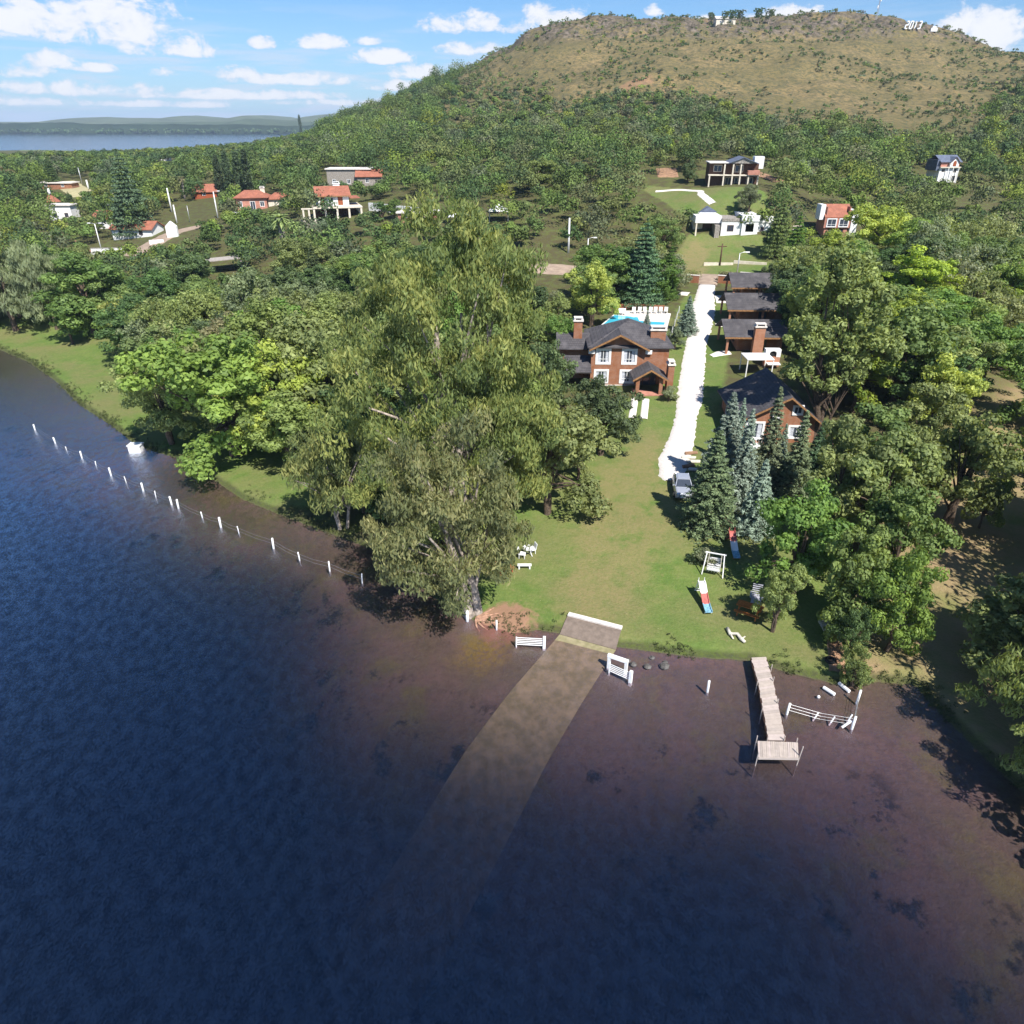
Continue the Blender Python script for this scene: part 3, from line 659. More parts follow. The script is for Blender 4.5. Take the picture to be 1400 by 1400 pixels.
gumtree(4, 1118, 602, [(0, 1, 17.2, 2.8, 3, 2.8), (-1.8, 0, 15.6, 3, 3, 2.8), (2.4, 0, 14.6, 3, 3, 3), (-3.6, 0, 11.2, 2.4, 3, 2.4), (.6, 0, 11.6, 3.2, 3, 3), (4, 0, 10.6, 2.4, 3, 2.4), (0, 0, 7.5, 3, 2.6, 2.4), (-.6, 1, 18.8, 1.6, 1.8, 1.5), (-3.8, -.5, 8, 1.6, 2, 1.4)],
        10, 210, 105, 'tall bright green gum with several dark stems behind the gabled lodge', cr=.85, r0=.4, forks=3, droop=.15, L=.46, Wd=.24).children[0].material_slots[0].link = 'DATA'
for o in COL.objects:
    if o.get('label', '').startswith('tall bright green gum'):
        for c in o.children:
            if c.name.startswith('crown'): c.data.materials[0] = LM['bright']
            else: c.data.materials[0] = M['bark']

EU = dict(name='tree')
# lakeside grove left of the eucalyptus
at('round0', 236, 606, 470, 'light olive tree nearest the white box on the shore', m='olive', wid=1.05)
at('round1', 268, 560, 432, 'grey-green tree behind the light olive shore tree', m='olive')
at('round2', 322, 622, 436, 'broad bright green tree at the middle of the lakeside grove', m='bright', wid=1.25)
at('round1', 400, 618, 452, 'yellowish green tree at the right end of the lakeside grove', m='lime', wid=1.0)
at('round0', 365, 560, 400, 'bright green tree rising behind the middle of the lakeside grove', m='bright', wid=1.1)
at('round2', 455, 600, 425, 'light green tree half hidden by the left side of the huge eucalyptus', m='bright', wid=1.1)
at('round2', 498, 700, 575, 'small green tree between the grove and the low eucalyptus', m='olive', wid=.9)
at('scrub1', 215, 500, 425, 'greyish rounded tree on the back edge of the left lawn', m='grey')
at('scrub0', 350, 470, 352, 'large grey-green tree behind the lakeside grove', m='grey', wid=.9)
at('scrub2', 420, 460, 372, 'dull grey tree below the pair of palms', m='grey', wid=.9)
at('round1', 500, 500, 392, 'yellow-green tree against the upper left of the huge eucalyptus', m='olive')
at('round0', 560, 470, 350, 'olive tree behind the left shoulder of the huge eucalyptus', m='olive')
at('willow0', 22, 452, 282, 'drooping grey-green willow at the left edge above the lawn', wid=1.0)
at('willow1', 78, 450, 316, 'second grey-green willow standing right of the left-edge one', wid=.8)
at('willow2', -30, 450, 300, 'willow cut by the left edge of the lawn', wid=.9)
at('ash0', 130, 456, 338, 'dense mid-green tree with a thin pale trunk on the left lawn', wid=1.5, m='mid')
at('ash1', 172, 452, 352, 'dark rounded tree beside the thin pale trunk tree', wid=1.3, m='mid')
at('round0', 100, 470, 400, 'small bushy tree in front of the willows', m='mid', wid=.9)
# trees right of the eucalyptus, left of the lawn
at('round2', 748, 702, 528, 'olive green tree with dark stems at the left edge of the main lawn', m='olive', wid=.95)
at('round1', 790, 655, 560, 'light green tree at the lawn edge below the dark one', m='olive', wid=.8)
at('round0', 822, 622, 508, 'dense dark green tree in front of the left brick lodge', m='dark', wid=1.0)
at('scrub0', 745, 560, 450, 'dark shrubby tree left of the left brick lodge', m='dark', wid=.7)
at('round1', 700, 640, 470, 'dull green tree behind the right side of the huge eucalyptus', m='olive', wid=.8)
at('round2', 770, 500, 425, 'dark green tree beside the left chimney', m='mid', wid=.75)
at('round0', 808, 446, 348, 'rounded light green tree behind the pool', m='lime', wid=.98)
at('round1', 760, 462, 395, 'green bushy tree left of the pool', m='bright', wid=.9)
at('cedar', 876, 416, 298, 'tiered dark cedar behind the pool', wid=.82, name='conifer_tree')
at('pine', 912, 410, 332, 'yellow-green conifer right of the tiered cedar', m='mid', wid=.62, name='conifer_tree')
at('spruce0', 883, 456, 424, 'small blue spruce growing beside the pool', wid=.95, name='conifer_tree')
at('spruce0', 938, 456, 404, 'blue spruce on the left verge of the white driveway', wid=1.25, name='conifer_tree')
at('round0', 922, 478, 444, 'dark shrubby tree by the pool fence', m='spruce', wid=1.0, name='shrub')
at('shrub', 914, 548, 528, 'round grey-green shrub beside the left porch', m='grey', name='shrub', cat='shrub', wid=1.2)
at('shrub', 910, 514, 498, 'small green shrub on the grass right of the left lodge', m='mid', name='shrub', cat='shrub')
# spruces in front of the gabled lodge
for px, py, tp, sp_, m_, wd, lb in [(966, 722, 588, 'spruce0', 'spruce', 1.1, 'dense green spruce beside the parked silver car, nearest the lawn'),
        (984, 668, 536, 'spruce0', 'blue', 1.0, 'silver-blue spruce behind the parked car'), (1008, 690, 560, 'spruce1', 'blue', .9, 'grey-blue spruce second from the car'),
        (1042, 672, 530, 'spruce1', 'spruce', .85, 'slender spruce in front of the air conditioner of the gabled lodge'), (1080, 680, 562, 'spruce1', 'spruce', 1.0, 'dark green spruce below the lodge windows'),
        (1106, 672, 575, 'spruce0', 'cedar', .9, 'dark spruce at the right corner of the gabled lodge'), (1030, 728, 628, 'spruce0', 'blue', 1.0, 'silver spruce above the upper slide'),
        (1060, 662, 580, 'spruce1', 'blue', .8, 'thin greyish spruce against the brick gable'), (1003, 640, 545, 'spruce1', 'blue', .8, 'bluish spruce against the glazed door of the gabled lodge')]:
    at(sp_, px, py, tp, lb, m=m_, wid=wd, name='conifer_tree', group='spruces in front of the gabled lodge')
at('round1', 1082, 812, 655, 'large dark glossy tree shading the slides and picnic table', m='mid', wid=.92)
at('round2', 1056, 864, 768, 'small bright green tree behind the orange picnic table', m='bright', wid=.64)
at('ash0', 1182, 760, 580, 'tall feathery green tree right of the spruces', wid=.95, m='bright')
at('ash1', 1150, 862, 690, 'bright green tree with a bare leaning trunk beside the white steps', wid=.72, m='bright')
at('ash2', 1212, 890, 730, 'feathery green tree nearest the right shore', wid=.72, m='bright')
at('ash2', 1210, 810, 640, 'dense green tree between the feathery trees on the right', wid=.9, m='mid')
at('ash0', 1130, 740, 560, 'green tree behind the dark glossy tree', wid=.8, m='bright')
at('ash1', 1175, 690, 530, 'mid-green tree right of the gabled lodge', wid=1.1, m='mid')
at('scrub0', 1165, 938, 875, 'leafy green hedge bush at the waterline on the right', m='bright', wid=.55, name='shrub', cat='shrub')
at('scrub1', 1158, 900, 830, 'dark ivy covered bush above the waterline hedge', m='dark', wid=.6, name='shrub', cat='shrub')
at('round0', 1288, 728, 548, 'pale olive tree with white trunk on the dry field', m='olive', wid=.85)
at('round2', 1338, 722, 640, 'green bushy tree right of the white trunk tree', m='bright', wid=.6)
at('ash1', 1250, 650, 500, 'yellowish tree behind the white trunk tree', wid=1.0, m='olive')
at('ash0', 1285, 560, 440, 'tall olive tree above the dry field', wid=1.1, m='olive')
at('round0', 1220, 560, 400, 'broad green tree above the tall gum', m='mid', wid=1.2)
at('round1', 1275, 600, 478, 'golden green tree between the woods and the dry field', m='lime', wid=1.0)
# right of the cabins
at('pine', 1060, 352, 262, 'tall green conifer right of the flat white house', m='mid', wid=.75, name='conifer_tree')
at('pine', 1080, 380, 290, 'broad dark conifer behind the cabins', m='mid', wid=.8, name='conifer_tree')
at('round1', 1050, 402, 352, 'dark rounded tree beside the farthest cabin', m='dark', wid=.9)
at('round2', 1112, 480, 345, 'bright green tree rising behind the cabins', m='bright', wid=.9)
at('round0', 1085, 470, 385, 'yellow-green tree just right of the cabins', m='lime', wid=.7)
at('round2', 1150, 500, 372, 'leafy green tree behind the tall gum', m='bright', wid=.9)
at('round0', 1050, 344, 308, 'small dark tree at the right end of the flat white house', m='dark', wid=1.0)
at('round2', 1022, 296, 248, 'grey-green tree in front of the verandah house', m='grey', wid=1.0)
at('round1', 940, 250, 216, 'dark tree beside the verandah house', m='dark', wid=1.1)
at('scrub0', 905, 345, 290, 'broad dark green tree left of the flat white house', m='mid', wid=1.1)
at('scrub1', 890, 375, 330, 'dark tree at the street corner left of the driveway gate', m='mid', wid=.9)
# village: cedar, cypresses, palms
at('cedar', 186, 322, 203, 'giant dark cedar in the left village', wid=.75, name='conifer_tree')
for k, (px, tp) in enumerate([(303, 212), (316, 206), (330, 208), (342, 204)]):
    at('cypress', px, 268, tp, ['leftmost', 'second', 'third', 'rightmost'][k]+' dark cypress of the close row of four behind the pink villa', name='cypress_tree', group='row of cypresses', wid=1.35, m='cypress')
at('cypress', 411, 178, 157, 'lone thin cypress standing out against the far lake', name='cypress_tree', wid=.8, m='cypress')
at('palm', 390, 350, 296, 'thick trunked palm, left one of the pair', name='palm_tree', cat='palm', wid=1.05)
at('palm', 407, 350, 306, 'smaller thick trunked palm, right one of the pair', name='palm_tree', cat='palm', wid=.9)
at('palm', 253, 272, 243, 'palm in the village beside the small orange-roofed house', name='palm_tree', cat='palm', m='brown', wid=.8)
at('palm', 214, 242, 224, 'distant palm beyond the village cedar', name='palm_tree', cat='palm', m='brown', wid=.8)
at('pine', 75, 258, 212, 'dark pine on the left skyline of the village', wid=.9, name='conifer_tree', m='dark')
at('pine', 100, 292, 262, 'small dark round conifer by the orange gazebo', wid=1.2, name='conifer_tree', m='dark')
at('round0', 50, 292, 262, 'dark round tree in the left village', wid=1.1, m='dark')
at('round1', 12, 258, 225, 'brownish tree at the left edge of the village', wid=1.2, m='brown')
at('round0', 130, 320, 290, 'dark tree in front of the long red-roofed house', wid=1.2, m='dark')
at('round0', 540, 300, 268, 'single round bush-like tree right of the cream house', m='mid', wid=1.0)
at('shrub', 523, 302, 274, 'dark round bush beside the cream house', m='dark', wid=1.1, cat='shrub', name='shrub')
at('round2', 682, 292, 262, 'small umbrella-shaped tree behind the white tent', m='brown', wid=1.0)
at('round0', 735, 262, 212, 'wide bright domed tree at the foot of the hill', m='bright', wid=1.5)
for px, tp, h in [(972, 15, 0), (990, 13, 0), (1001, 11, 0), (1011, 11, 0), (1036, 8, 0), (1050, 10, 0)]:
    at('gum', px, 33, tp, {972: 'lone leftmost', 990: 'slim', 1001: 'middle', 1011: 'dense', 1036: 'broad', 1050: 'rightmost leaning'}[px]+' tree of the windblown row by the hilltop house', m='dark', group='hilltop trees', wid=1.5)
at('gum', 532, 152, 136, 'lone tree on the left slope of the hill skyline', m='dark', wid=1.2)
# ------------------------------------------------------------------ woods
# clearings are polygons of ground seen in the photograph, turned into ground polygons
CLEAR = [np.array(q) for q in [
 [(640, 870), (1190, 950), (1270, 950), (1420, 1120), (1420, 500), (1345, 560), (1290, 620), (1200, 590), (1150, 560), (1105, 500), (1080, 470), (1070, 400), (1085, 345), (1060, 318),
  (935, 318), (915, 365), (930, 400), (905, 410), (820, 425), (745, 440), (720, 470), (740, 520), (660, 600), (600, 720)],
 [(-40, 448), (160, 448), (190, 510), (210, 560), (230, 640), (300, 640), (400, 640), (440, 720), (620, 850), (0, 900), (-60, 480)],
 [(885, 240), (955, 240), (1050, 232), (1060, 262), (1040, 300), (1020, 304), (955, 304), (925, 288), (888, 266)],
 [(195, 322), (245, 270), (262, 276), (300, 268), (302, 300), (262, 318), (240, 345), (205, 340)],
 [(120, 335), (245, 330), (245, 348), (120, 352)], [(80, 248), (125, 262), (118, 270), (84, 256)],
 [(420, 293), (500, 290), (505, 274), (600, 279), (600, 290), (530, 300), (410, 302)],
 [(555, 340), (1050, 368), (1060, 388), (745, 388), (735, 415), (715, 415), (720, 382), (555, 358)],
 [(1225, 250), (1270, 235), (1320, 235), (1325, 262), (1290, 262), (1380, 275), (1385, 300), (1355, 290)],
 [(650, 285), (720, 285), (730, 300), (650, 305)], [(780, 345), (870, 345), (880, 365), (780, 365)], [(430, 242), (515, 242), (520, 262), (430, 262)],
 [(320, 272), (380, 268), (385, 290), (330, 296)], [(285, 362), (330, 355), (335, 378), (280, 382)],
 [(1110, 300), (1170, 300), (1172, 332), (1110, 332)]]]
TREELINE = [(-50, 100), (380, 100), (440, 100), (520, 104), (560, 118), (600, 118), (640, 112), (680, 112), (720, 128), (770, 142), (830, 152), (880, 140), (1000, 150), (1060, 172),
            (1120, 180), (1200, 205), (1260, 215), (1330, 200), (1352, 160), (1380, 120), (1440, 110)]
TLX, TLY = zip(*TREELINE)
# things in front of which nothing tall may grow: pixel box of the thing and its distance
KEEP = [(925, 285, 1050, 345, 157), (890, 225, 1040, 300, 190), (1112, 274, 1166, 326, 160), (1268, 202, 1316, 252, 228), (415, 258, 500, 302, 184), (320, 252, 378, 288, 215),
        (266, 250, 296, 272, 265), (434, 218, 518, 254, 235), (105, 290, 205, 346, 200), (68, 270, 100, 306, 235), (225, 285, 262, 340, 200), (60, 252, 95, 262, 300), (530, 272, 610, 302, 185),
        (372, 296, 418, 352, 140), (285, 355, 325, 378, 150), (673, 285, 692, 300, 170), (765, 298, 815, 350, 150), (745, 355, 780, 410, 138), (230, 250, 300, 320, 230), (295, 200, 350, 265, 270),
        (150, 205, 216, 300, 195), (68, 280, 88, 300, 250), (84, 246, 122, 266, 330), (888, 220, 930, 262, 190), (125, 320, 150, 345, 200), (216, 208, 236, 222, 400), (374, 172, 392, 186, 590),
        (700, 210, 775, 262, 190), (1322, 240, 1372, 290, 190), (555, 290, 700, 300, 170), (405, 150, 416, 180, 700), (590, 262, 720, 300, 60), (920, 270, 1050, 440, 120), (1214, 310, 1226, 336, 140)]
rng = np.random.default_rng(77)
cand = []
def lattice(y0, y1, step):
    for y in np.arange(y0, y1, step):
        n = int((1.66*y+44)/step)
        for i in range(n):
            cand.append((-.83*y-22+i*step+rng.uniform(-.42, .42)*step, y+rng.uniform(-.42, .42)*step, step))
lattice(44, 135, 6.0); lattice(135, 260, 5.9); lattice(260, 420, 6.6); lattice(420, 720, 8.2); lattice(720, 960, 10.5)
cand = np.array(cand); cx, cy = cand[:, 0], cand[:, 1]
cz, cd = T(cx, cy, True)
_c, _s = math.cos(PITCH), math.sin(PITCH)
dpt = cy*_c-(cz-CAMH)*_s; qx = 700+F*cx/dpt; qy = 700-F*(cy*_s+(cz-CAMH)*_c)/dpt
ok = (cd > 2.5) & (dpt > 5) & (qx > -140) & (qx < 1540)
for c in CLEAR:
    ok &= ~inside(qx, qy, c) | (cy > 420)
tl = np.interp(qx, TLX, TLY)+(vnoise(cx, cy, 28, 4)-.5)*34
behind = ((cy > 640) & (qx > 600)) | ((cy > 720) & (qx < 365))
ok &= (qy > tl) & ~behind
ok &= ~((vnoise(cx, cy, 15, 11) > .86) & (cy > 100))
man = [(o.location.x, o.location.y, o.scale[0]*4.2) for o in COL.objects if o.type == 'EMPTY' and 'tree' in o.name]
for mx, my, mr in man: ok &= np.hypot(cx-mx, cy-my) > min(mr, 5)*.75
idx = np.where(ok)[0]; idx = idx[np.argsort(cy[idx])]
village = lambda X_, Y_: X_ < -35 and Y_ > 120
KIND = {  # kind word, specs, look
 'bright': ('bright green rounded tree', 'round'), 'mid': ('green rounded tree', 'round'), 'dark': ('dark dense tree', 'round'), 'olive': ('olive spreading tree', 'scrub'),
 'grey': ('grey-green tree', 'scrub'), 'brown': ('brownish tree', 'scrub'), 'lime': ('yellow-green tree', 'round')}
def zone_of(x, y, px, py):
    if y < 128 and px < 300: return 'behind the left lawn'
    if px < 400: return 'among the village houses on the left' if y < 330 else 'between the village and the far lake'
    if y < 135 and px < 760: return 'behind the huge eucalyptus'
    if px < 760: return 'in the woods around the cream house'
    if px < 900: return 'between the street and the hill above the pool'
    if px < 1090: return 'at the hill foot behind the flat white house'
    if y < 125: return 'in the thicket right of the cabins'
    return 'on the slope around the orange-roofed tower house'
LMK = [('the flat white house', 995, 318), ('the verandah house', 995, 240), ('the orange-roofed tower house', 1140, 300), ('the slate-gabled hillside house', 1293, 230), ('the cream villa', 460, 285),
 ('the pink villa', 345, 272), ('the pair of palms', 398, 330), ('the cypress row', 322, 240), ('the giant cedar', 186, 290), ('the unfinished stone building', 478, 242), ('the white tent', 682, 300),
 ('the pool', 875, 440), ('the tiered cedar', 876, 360), ('the huge eucalyptus', 600, 500), ('the tall gum', 1118, 450), ('the gabled lodge', 1055, 560), ('the dry field', 1375, 600), ('the white trunk tree', 1288, 660),
 ('the corner wall', 130, 345), ('the left lawn', 90, 455), ('the concrete carport', 305, 368), ('the wide domed tree', 735, 240), ('the white boundary wall', 565, 290), ('the tall white pole', 777, 325),
 ('the peaked gate pillar', 237, 322), ('the short grey pole', 1219, 325), ('the dark pine', 75, 240), ('the street end', 1090, 390), ('the lakeside grove', 330, 500), ('the willows', 40, 380), ('the right photo edge', 1400, 400), ('the far left skyline', 10, 225)]
def label_of(look, h, px, py, hm):
    nm_, lx, ly = min(LMK, key=lambda q: math.hypot(q[1]-px, q[2]-py)); dx, dy = px-lx, (py-h*3)-ly; dist = math.hypot(dx, dy)
    a = (math.degrees(math.atan2(-dy, dx))+360) % 360; w_ = ['right of', 'above and right of', 'above', 'above and left of', 'left of', 'below and left of', 'below', 'below and right of'][int((a+22.5)//45) % 8]
    far_ = 'just ' if dist < 28 else '' if dist < 62 else 'well '
    return f"{'small' if h < hm*.85 else 'tall' if h > hm*1.12 else 'medium'} {look} {far_}{w_} {nm_}", f'trees near {nm_}'
n_ind = 0; FARV, FARF, FARA, FART, fo = [], [], [], [], 0
PAL = {k: np.array(v)*np.array([1.6, 1.78, 1.5]) for k, v in dict(bright=(.095, .122, .035), mid=(.075, .10, .035), dark=(.052, .074, .032), olive=(.095, .105, .042), grey=(.092, .098, .058), brown=(.098, .088, .052), lime=(.125, .14, .032)).items()}
MAXIND = 235
def fits(x, y, z, h, r):
    px, pt, dp = proj(x, y, z+h); _, pb, _ = proj(x, y, z); w_ = F*r/dp
    for x0, y0, x1, y1, yo in KEEP:
        if y < yo-2 and px+w_*.7 > x0+3 and px-w_*.7 < x1-3 and pt < y1-.34*(y1-y0) and pb > y0: return False
    return True
for i in idx:
    x, y, z, step = cx[i], cy[i], cz[i], cand[i, 2]; px, py = qx[i], qy[i]
    q = vnoise(np.array([x]), np.array([y]), 32, 21)[0]; u = rng.random(); vil = village(x, y)
    up_ = max(0, min(1, (z-22)/25)) if px > 430 else 0
    wts = dict(bright=.9, mid=2.6, dark=1.5, olive=3.2+1.5*up_, grey=1.1+1.6*up_, brown=.25+1.4*up_, lime=.35)
    if vil: wts = dict(bright=1.6, mid=2.6, dark=2.6, olive=1.4, grey=.7, brown=.15, lime=.5)
    if px > 1080: wts.update(bright=2.0, lime=1.5, olive=3.2, dark=.9)
    if q > .62: wts['dark'] *= 2.5
    if q < .35: wts['bright'] *= 2; wts['lime'] *= 1.6
    ks = list(wts); ww = np.array([wts[k] for k in ks]); kd = ks[rng.choice(len(ks), p=ww/ww.sum())]
    h = rng.uniform(4.6, 9.0)*(1.0-.42*up_)
    if y < 135: h = rng.uniform(7, 11)
    if vil: h = rng.uniform(6, 12)
    if px < 440 and y > 330: h = rng.uniform(4.5, 7.5)*(.8 if y > 600 else 1)
    if y > 720: h = rng.uniform(2.5, 4.5)
    if px > 1080 and y < 170: h = rng.uniform(7, 12)
    elif px > 440 and y > 150 and rng.random() < .22: h *= 1.4; step *= 1.35
    r = min(h*.52, step*.78)
    for _ in range(5):
        if fits(x, y, z, h, r): break
        h *= .68; r *= .75
    else: continue
    if h < 1.6: continue
    look, fam = KIND[kd]
    if vil and rng.random() < .12: fam = 'pine'
    spec = fam if fam == 'pine' else f'{fam}{rng.integers(3)}'
    if n_ind < MAXIND and y < 300:
        n_ind += 1
        H, R = SPEC[spec][1:]
        if fam == 'pine': lb_, gp_ = label_of('dark pointed conifer', h, px, py, 9); place(spec, x, y, h*1.3, lb_, group=gp_.replace('trees', 'conifers'), z=z, name='conifer_tree', m='dark', wid=.8)
        else: lb_, gp_ = label_of(look, h, px, py, 7.5 if y > 135 else 9); place(spec, x, y, h, lb_, group=gp_, z=z, m=kd, wid=min(1.5, max(.6, r/(h/H*R)))*rng.uniform(1.12, 1.42))
    else:
        FARS.setdefault('list', []).append((x, y, z, h, r, kd))
def merged(name, items, nleaf, seed, leaf=.62, clump=9):
    rg = np.random.default_rng(seed); V, Fc, A, o = [], [], [], 0
    for x, y, z, h, r, kd in items:
        n = clump; d = rg.normal(size=(n, 3)); d /= np.linalg.norm(d, axis=1, keepdims=True); d[:, 2] = np.abs(d[:, 2])*1.0-.25
        c = np.array([x, y, z+h*.48])+d*np.array([r*.58, r*.58, h*.34])
        rd = np.full((n, 3), r*.46)*rg.uniform(.75, 1.2, (n, 1))*np.array([1, 1, .8])
        lf = leaf*(.5+.5*min(1, y/420))*min(1, .45+r/5)
        v, f, a = leafcloud(c, rd, nleaf//n, lf, lf*.62, rg, 0, 1.7)
        tree = PAL[kd]*rg.uniform(.85, 1.15)*np.array([rg.uniform(.93, 1.1), 1, rg.uniform(.85, 1.15)])
        a = a.reshape(-1, 1); V.append(v); Fc.append(f+o); o += len(v)
        A.append(np.concatenate([tree*(.6+.85*a), np.ones_like(a)], 1))
    return npmesh(name, np.concatenate(V), np.concatenate(Fc), None, False, {'tint': ('FLOAT_COLOR', 'POINT', np.concatenate(A))})
fm = bpy.data.materials.new('distant_leaves'); fm.use_nodes = True; t = NT(fm.node_tree)
tc_ = t.n('ShaderNodeAttribute', attribute_name='tint').outputs['Color']
t.n('ShaderNodeOutputMaterial', {'Surface': t.n('ShaderNodeMixShader', {0: .25, 1: t.n('ShaderNodeBsdfPrincipled', {'Base Color': tc_, 'Roughness': .7, 'Specular IOR Level': .15}).outputs[0],
     2: t.n('ShaderNodeBsdfTranslucent', {'Color': tc_}).outputs[0]}).outputs[0]})
far = FARS.get('list', [])
me = merged('woodland', far, 400, 5, .84); me.materials.append(fm)
tag(meshobj('woodland', me), kind='stuff')
print('individual', n_ind, 'far', len(far), 'last y', max([0]+[c_[1] for c_ in far]))
# tall trees standing just outside the frame on the right, whose shade falls on the dry field
for x, y, h, sp_, lb in [(46, 39, 19, 'willow0', 'tall drooping tree on the dry field beyond the right edge, back one'), (50, 33, 15, 'willow1', 'tall drooping tree farthest right on the dry field'), (40, 31, 17, 'willow2', 'tall drooping tree on the bank at the lower right'),
                      (37.5, 23.5, 15, 'round2', 'broad tree on the shore just outside the lower right corner'), (44, 32, 15, 'round1', 'dense tree behind the low corner willow'), (34.8, 37.5, 9, 'round1', 'bushy tree on the right bank above the corner willow'), (31.0, 27.6, 7, 'willow2', 'leafy willow hanging over the water in the lower right corner'), (31.6, 31.6, 8.0, 'willow1', 'low leafy willow at the water edge in the lower right corner')]:
    place(sp_, x, y, h, lb, m='olive', wid=1.3)
# scrub scattered over the open hill
sc = []
N = 17000
yy = rng.uniform(250, 820, N); xx = rng.uniform(-.55, .85, N)*yy
zz, dd = T(xx, yy, True); dpt = yy*_c-(zz-CAMH)*_s; qx = 700+F*xx/dpt; qy = 700-F*(yy*_s+(zz-CAMH)*_c)/dpt
tl = np.interp(qx, TLX, TLY)
for i in range(N):
    if dd[i] < 3 or qx[i] < 420: continue
    a = (qy[i]-tl[i])
    if a > 20: continue
    nz_ = vnoise(xx[i:i+1], yy[i:i+1], 38, 8)[0]*.6+vnoise(xx[i:i+1], yy[i:i+1], 15, 18)[0]*.4; dn_ = .05+.9*math.exp(min(0, a)/22)+1.3*(nz_ > .58)+.6*(zz[i] > 86)+(.9 if qx[i] > 1290 else 0)+(1.1 if qx[i] < 690 else 0)
    if rng.random() > dn_*.62: continue
    h = rng.uniform(.7, 2.0+2.2*rng.random()**3)*(1+.7*math.exp(min(0, a)/20))
    sc.append((xx[i], yy[i], zz[i]-.1, h, h*rng.uniform(.6, 1.0), ks[rng.choice(7, p=[.06, .16, .12, .26, .18, .19, .03])]))
me = merged('hillside_scrub', sc, 44, 6, .95, 4); me.materials.append(fm)
tag(meshobj('hillside_scrub', me), kind='stuff')
# trees along the far spit, one dark mass
sp_ = []
for i in range(1500):
    x = rng.uniform(-2400, 400); y = 2862+rng.uniform(-30, 60)
    sp_.append((x, y, 0.5, rng.uniform(8, 19), rng.uniform(7, 14), 'dark'))
me = merged('far_shore_wood', sp_, 24, 7, 7.5, 4); me.materials.append(fm)
tag(meshobj('far_shore_wood', me), kind='stuff')
# ------------------------------------------------------------------ roads, drive, paths
def strip(name, pix, widths, m, lift=.05, ragged=0.0, step=.7, seed=0, kind='structure', world=None, und=False, mound=.04):
    """a sheet laid on the ground along a centre line"""
    P_ = [np.array(p[:2]) for p in world] if world is not None else [np.array(hit(*p)[:2]) for p in pix]
    P_ = np.array(P_); seg = np.hypot(*(P_[1:]-P_[:-1]).T); s = np.concatenate([[0], np.cumsum(seg)]); n = max(4, int(s[-1]/step))
    q = np.linspace(0, s[-1], n); x = np.interp(q, s, P_[:, 0]); y = np.interp(q, s, P_[:, 1])
    k = np.ones(5)/5
    if n > 12 and len(P_) > 2:
        xp = np.convolve(np.pad(x, 2, 'edge'), k, 'valid'); yp = np.convolve(np.pad(y, 2, 'edge'), k, 'valid'); x, y = xp, yp
    wd = np.interp(q, s, widths if hasattr(widths, '__len__') else [widths]*len(s))/2
    tx, ty = np.gradient(x), np.gradient(y); L = np.hypot(tx, ty); nx, ny = -ty/L, tx/L
    rg = np.random.default_rng(seed); nc = 9; V = []
    for j in range(nc):
        u = -1+2*j/(nc-1); e = wd*u
        if ragged and abs(u) == 1: e = e*(1+ragged*rg.normal(size=n))
        X_, Y_ = x+nx*e, y+ny*e; Z_ = T(X_, Y_)+lift+mound*(1-u*u)-(lift+.05)*(abs(u) == 1)
        V.append(np.stack([X_, Y_, Z_], -1))
    V = np.array(V); me = npmesh(name, V.reshape(-1, 3), gridfaces(nc, n), m, True)
    o = meshobj(name, me)
    return tag(o, kind=kind) if kind else o
mg = mat('white_gravel', (.60, .56, .52), .95, .06, 5, bump=.3, col2=(.52, .47, .43))
mr = mat('dirt_road', (.36, .27, .2), .95, .12, .8, bump=.2, col2=(.27, .2, .15))
strip('road', [(560, 352), (640, 358), (700, 364), (770, 369), (850, 374), (930, 379), (965, 380), (1010, 382), (1070, 386), (1150, 392)], 7, mr, .05, .05, 1.2)
strip('village_road', [(300, 303), (262, 312), (236, 318), (215, 330), (195, 342), (170, 352)], [5, 6, 7, 7, 6, 6], mr, .05, .06, 1.2)
strip('upper_track', [(86, 248), (97, 255), (108, 262), (118, 270)], [9, 9, 10, 10], mat('straw_verge', (.42, .37, .2), .95, .1, .6), .06, .06, 2)
dp = [(915, 660), (918, 652), (922, 628), (932, 600), (938, 570), (943, 545), (948, 500), (952, 470), (958, 445), (961, 425), (964, 405), (967, 388), (969, 381)]
strip('driveway', dp, [1.0, 2.8, 3.5, 3.0, 2.7, 3.4, 3.3, 3.1, 3.7, 4.1, 3.4, 2.9, 3.2], mg, .10, .06, .4, 3)
strip('driveway_mouth', [(967, 390), (969, 379)], 3.6, mr, .15, .03, .6)
ms = M['paving']
for a, b, nm in [((868, 545), (864, 572), 'left'), ((883, 546), (880, 573), 'right')]:
    strip('wheel_track', [a, b], .95, ms, .06, 0, .6)
strip('path', [(893, 262), (930, 259), (962, 261), (955, 264), (965, 271), (976, 280)], [1.5, 1.3, 1.6, 1.6, 1.8, 1.8], M['paving'], .06, .05, .9)
strip('cabin_forecourt', [(978, 409), (1000, 409)], 5.2, ms, .06, .02, .8)
strip('cabin_path', [(972, 487), (985, 483), (998, 482)], [.9, 1.8, 1.5], ms, .06, .06, .6)
strip('cabin_path', [(980, 445), (992, 443)], [1.8, 1.6], ms, .06, .04, .6)
strip('path', [(928, 401), (942, 402)], 2.4, ms, .06, .05, .7)
strip('path', [(1140, 866), (1143, 890), (1146, 920)], [1.0, 1.3, 1.2], M['dirt'], .05, .15, .5)
strip('bare_patch', [(880, 268), (925, 262)][:1]+[(925, 234)], .1, M['dirt'], .02) if False else None
strip('bare_patch', [(898, 236), (926, 236)], 9, M['dirt'], .06, .15, 1.5)
strip('bare_patch', [(1038, 242), (1058, 242)], 14, M['dirt'], .06, .2, 1.5)
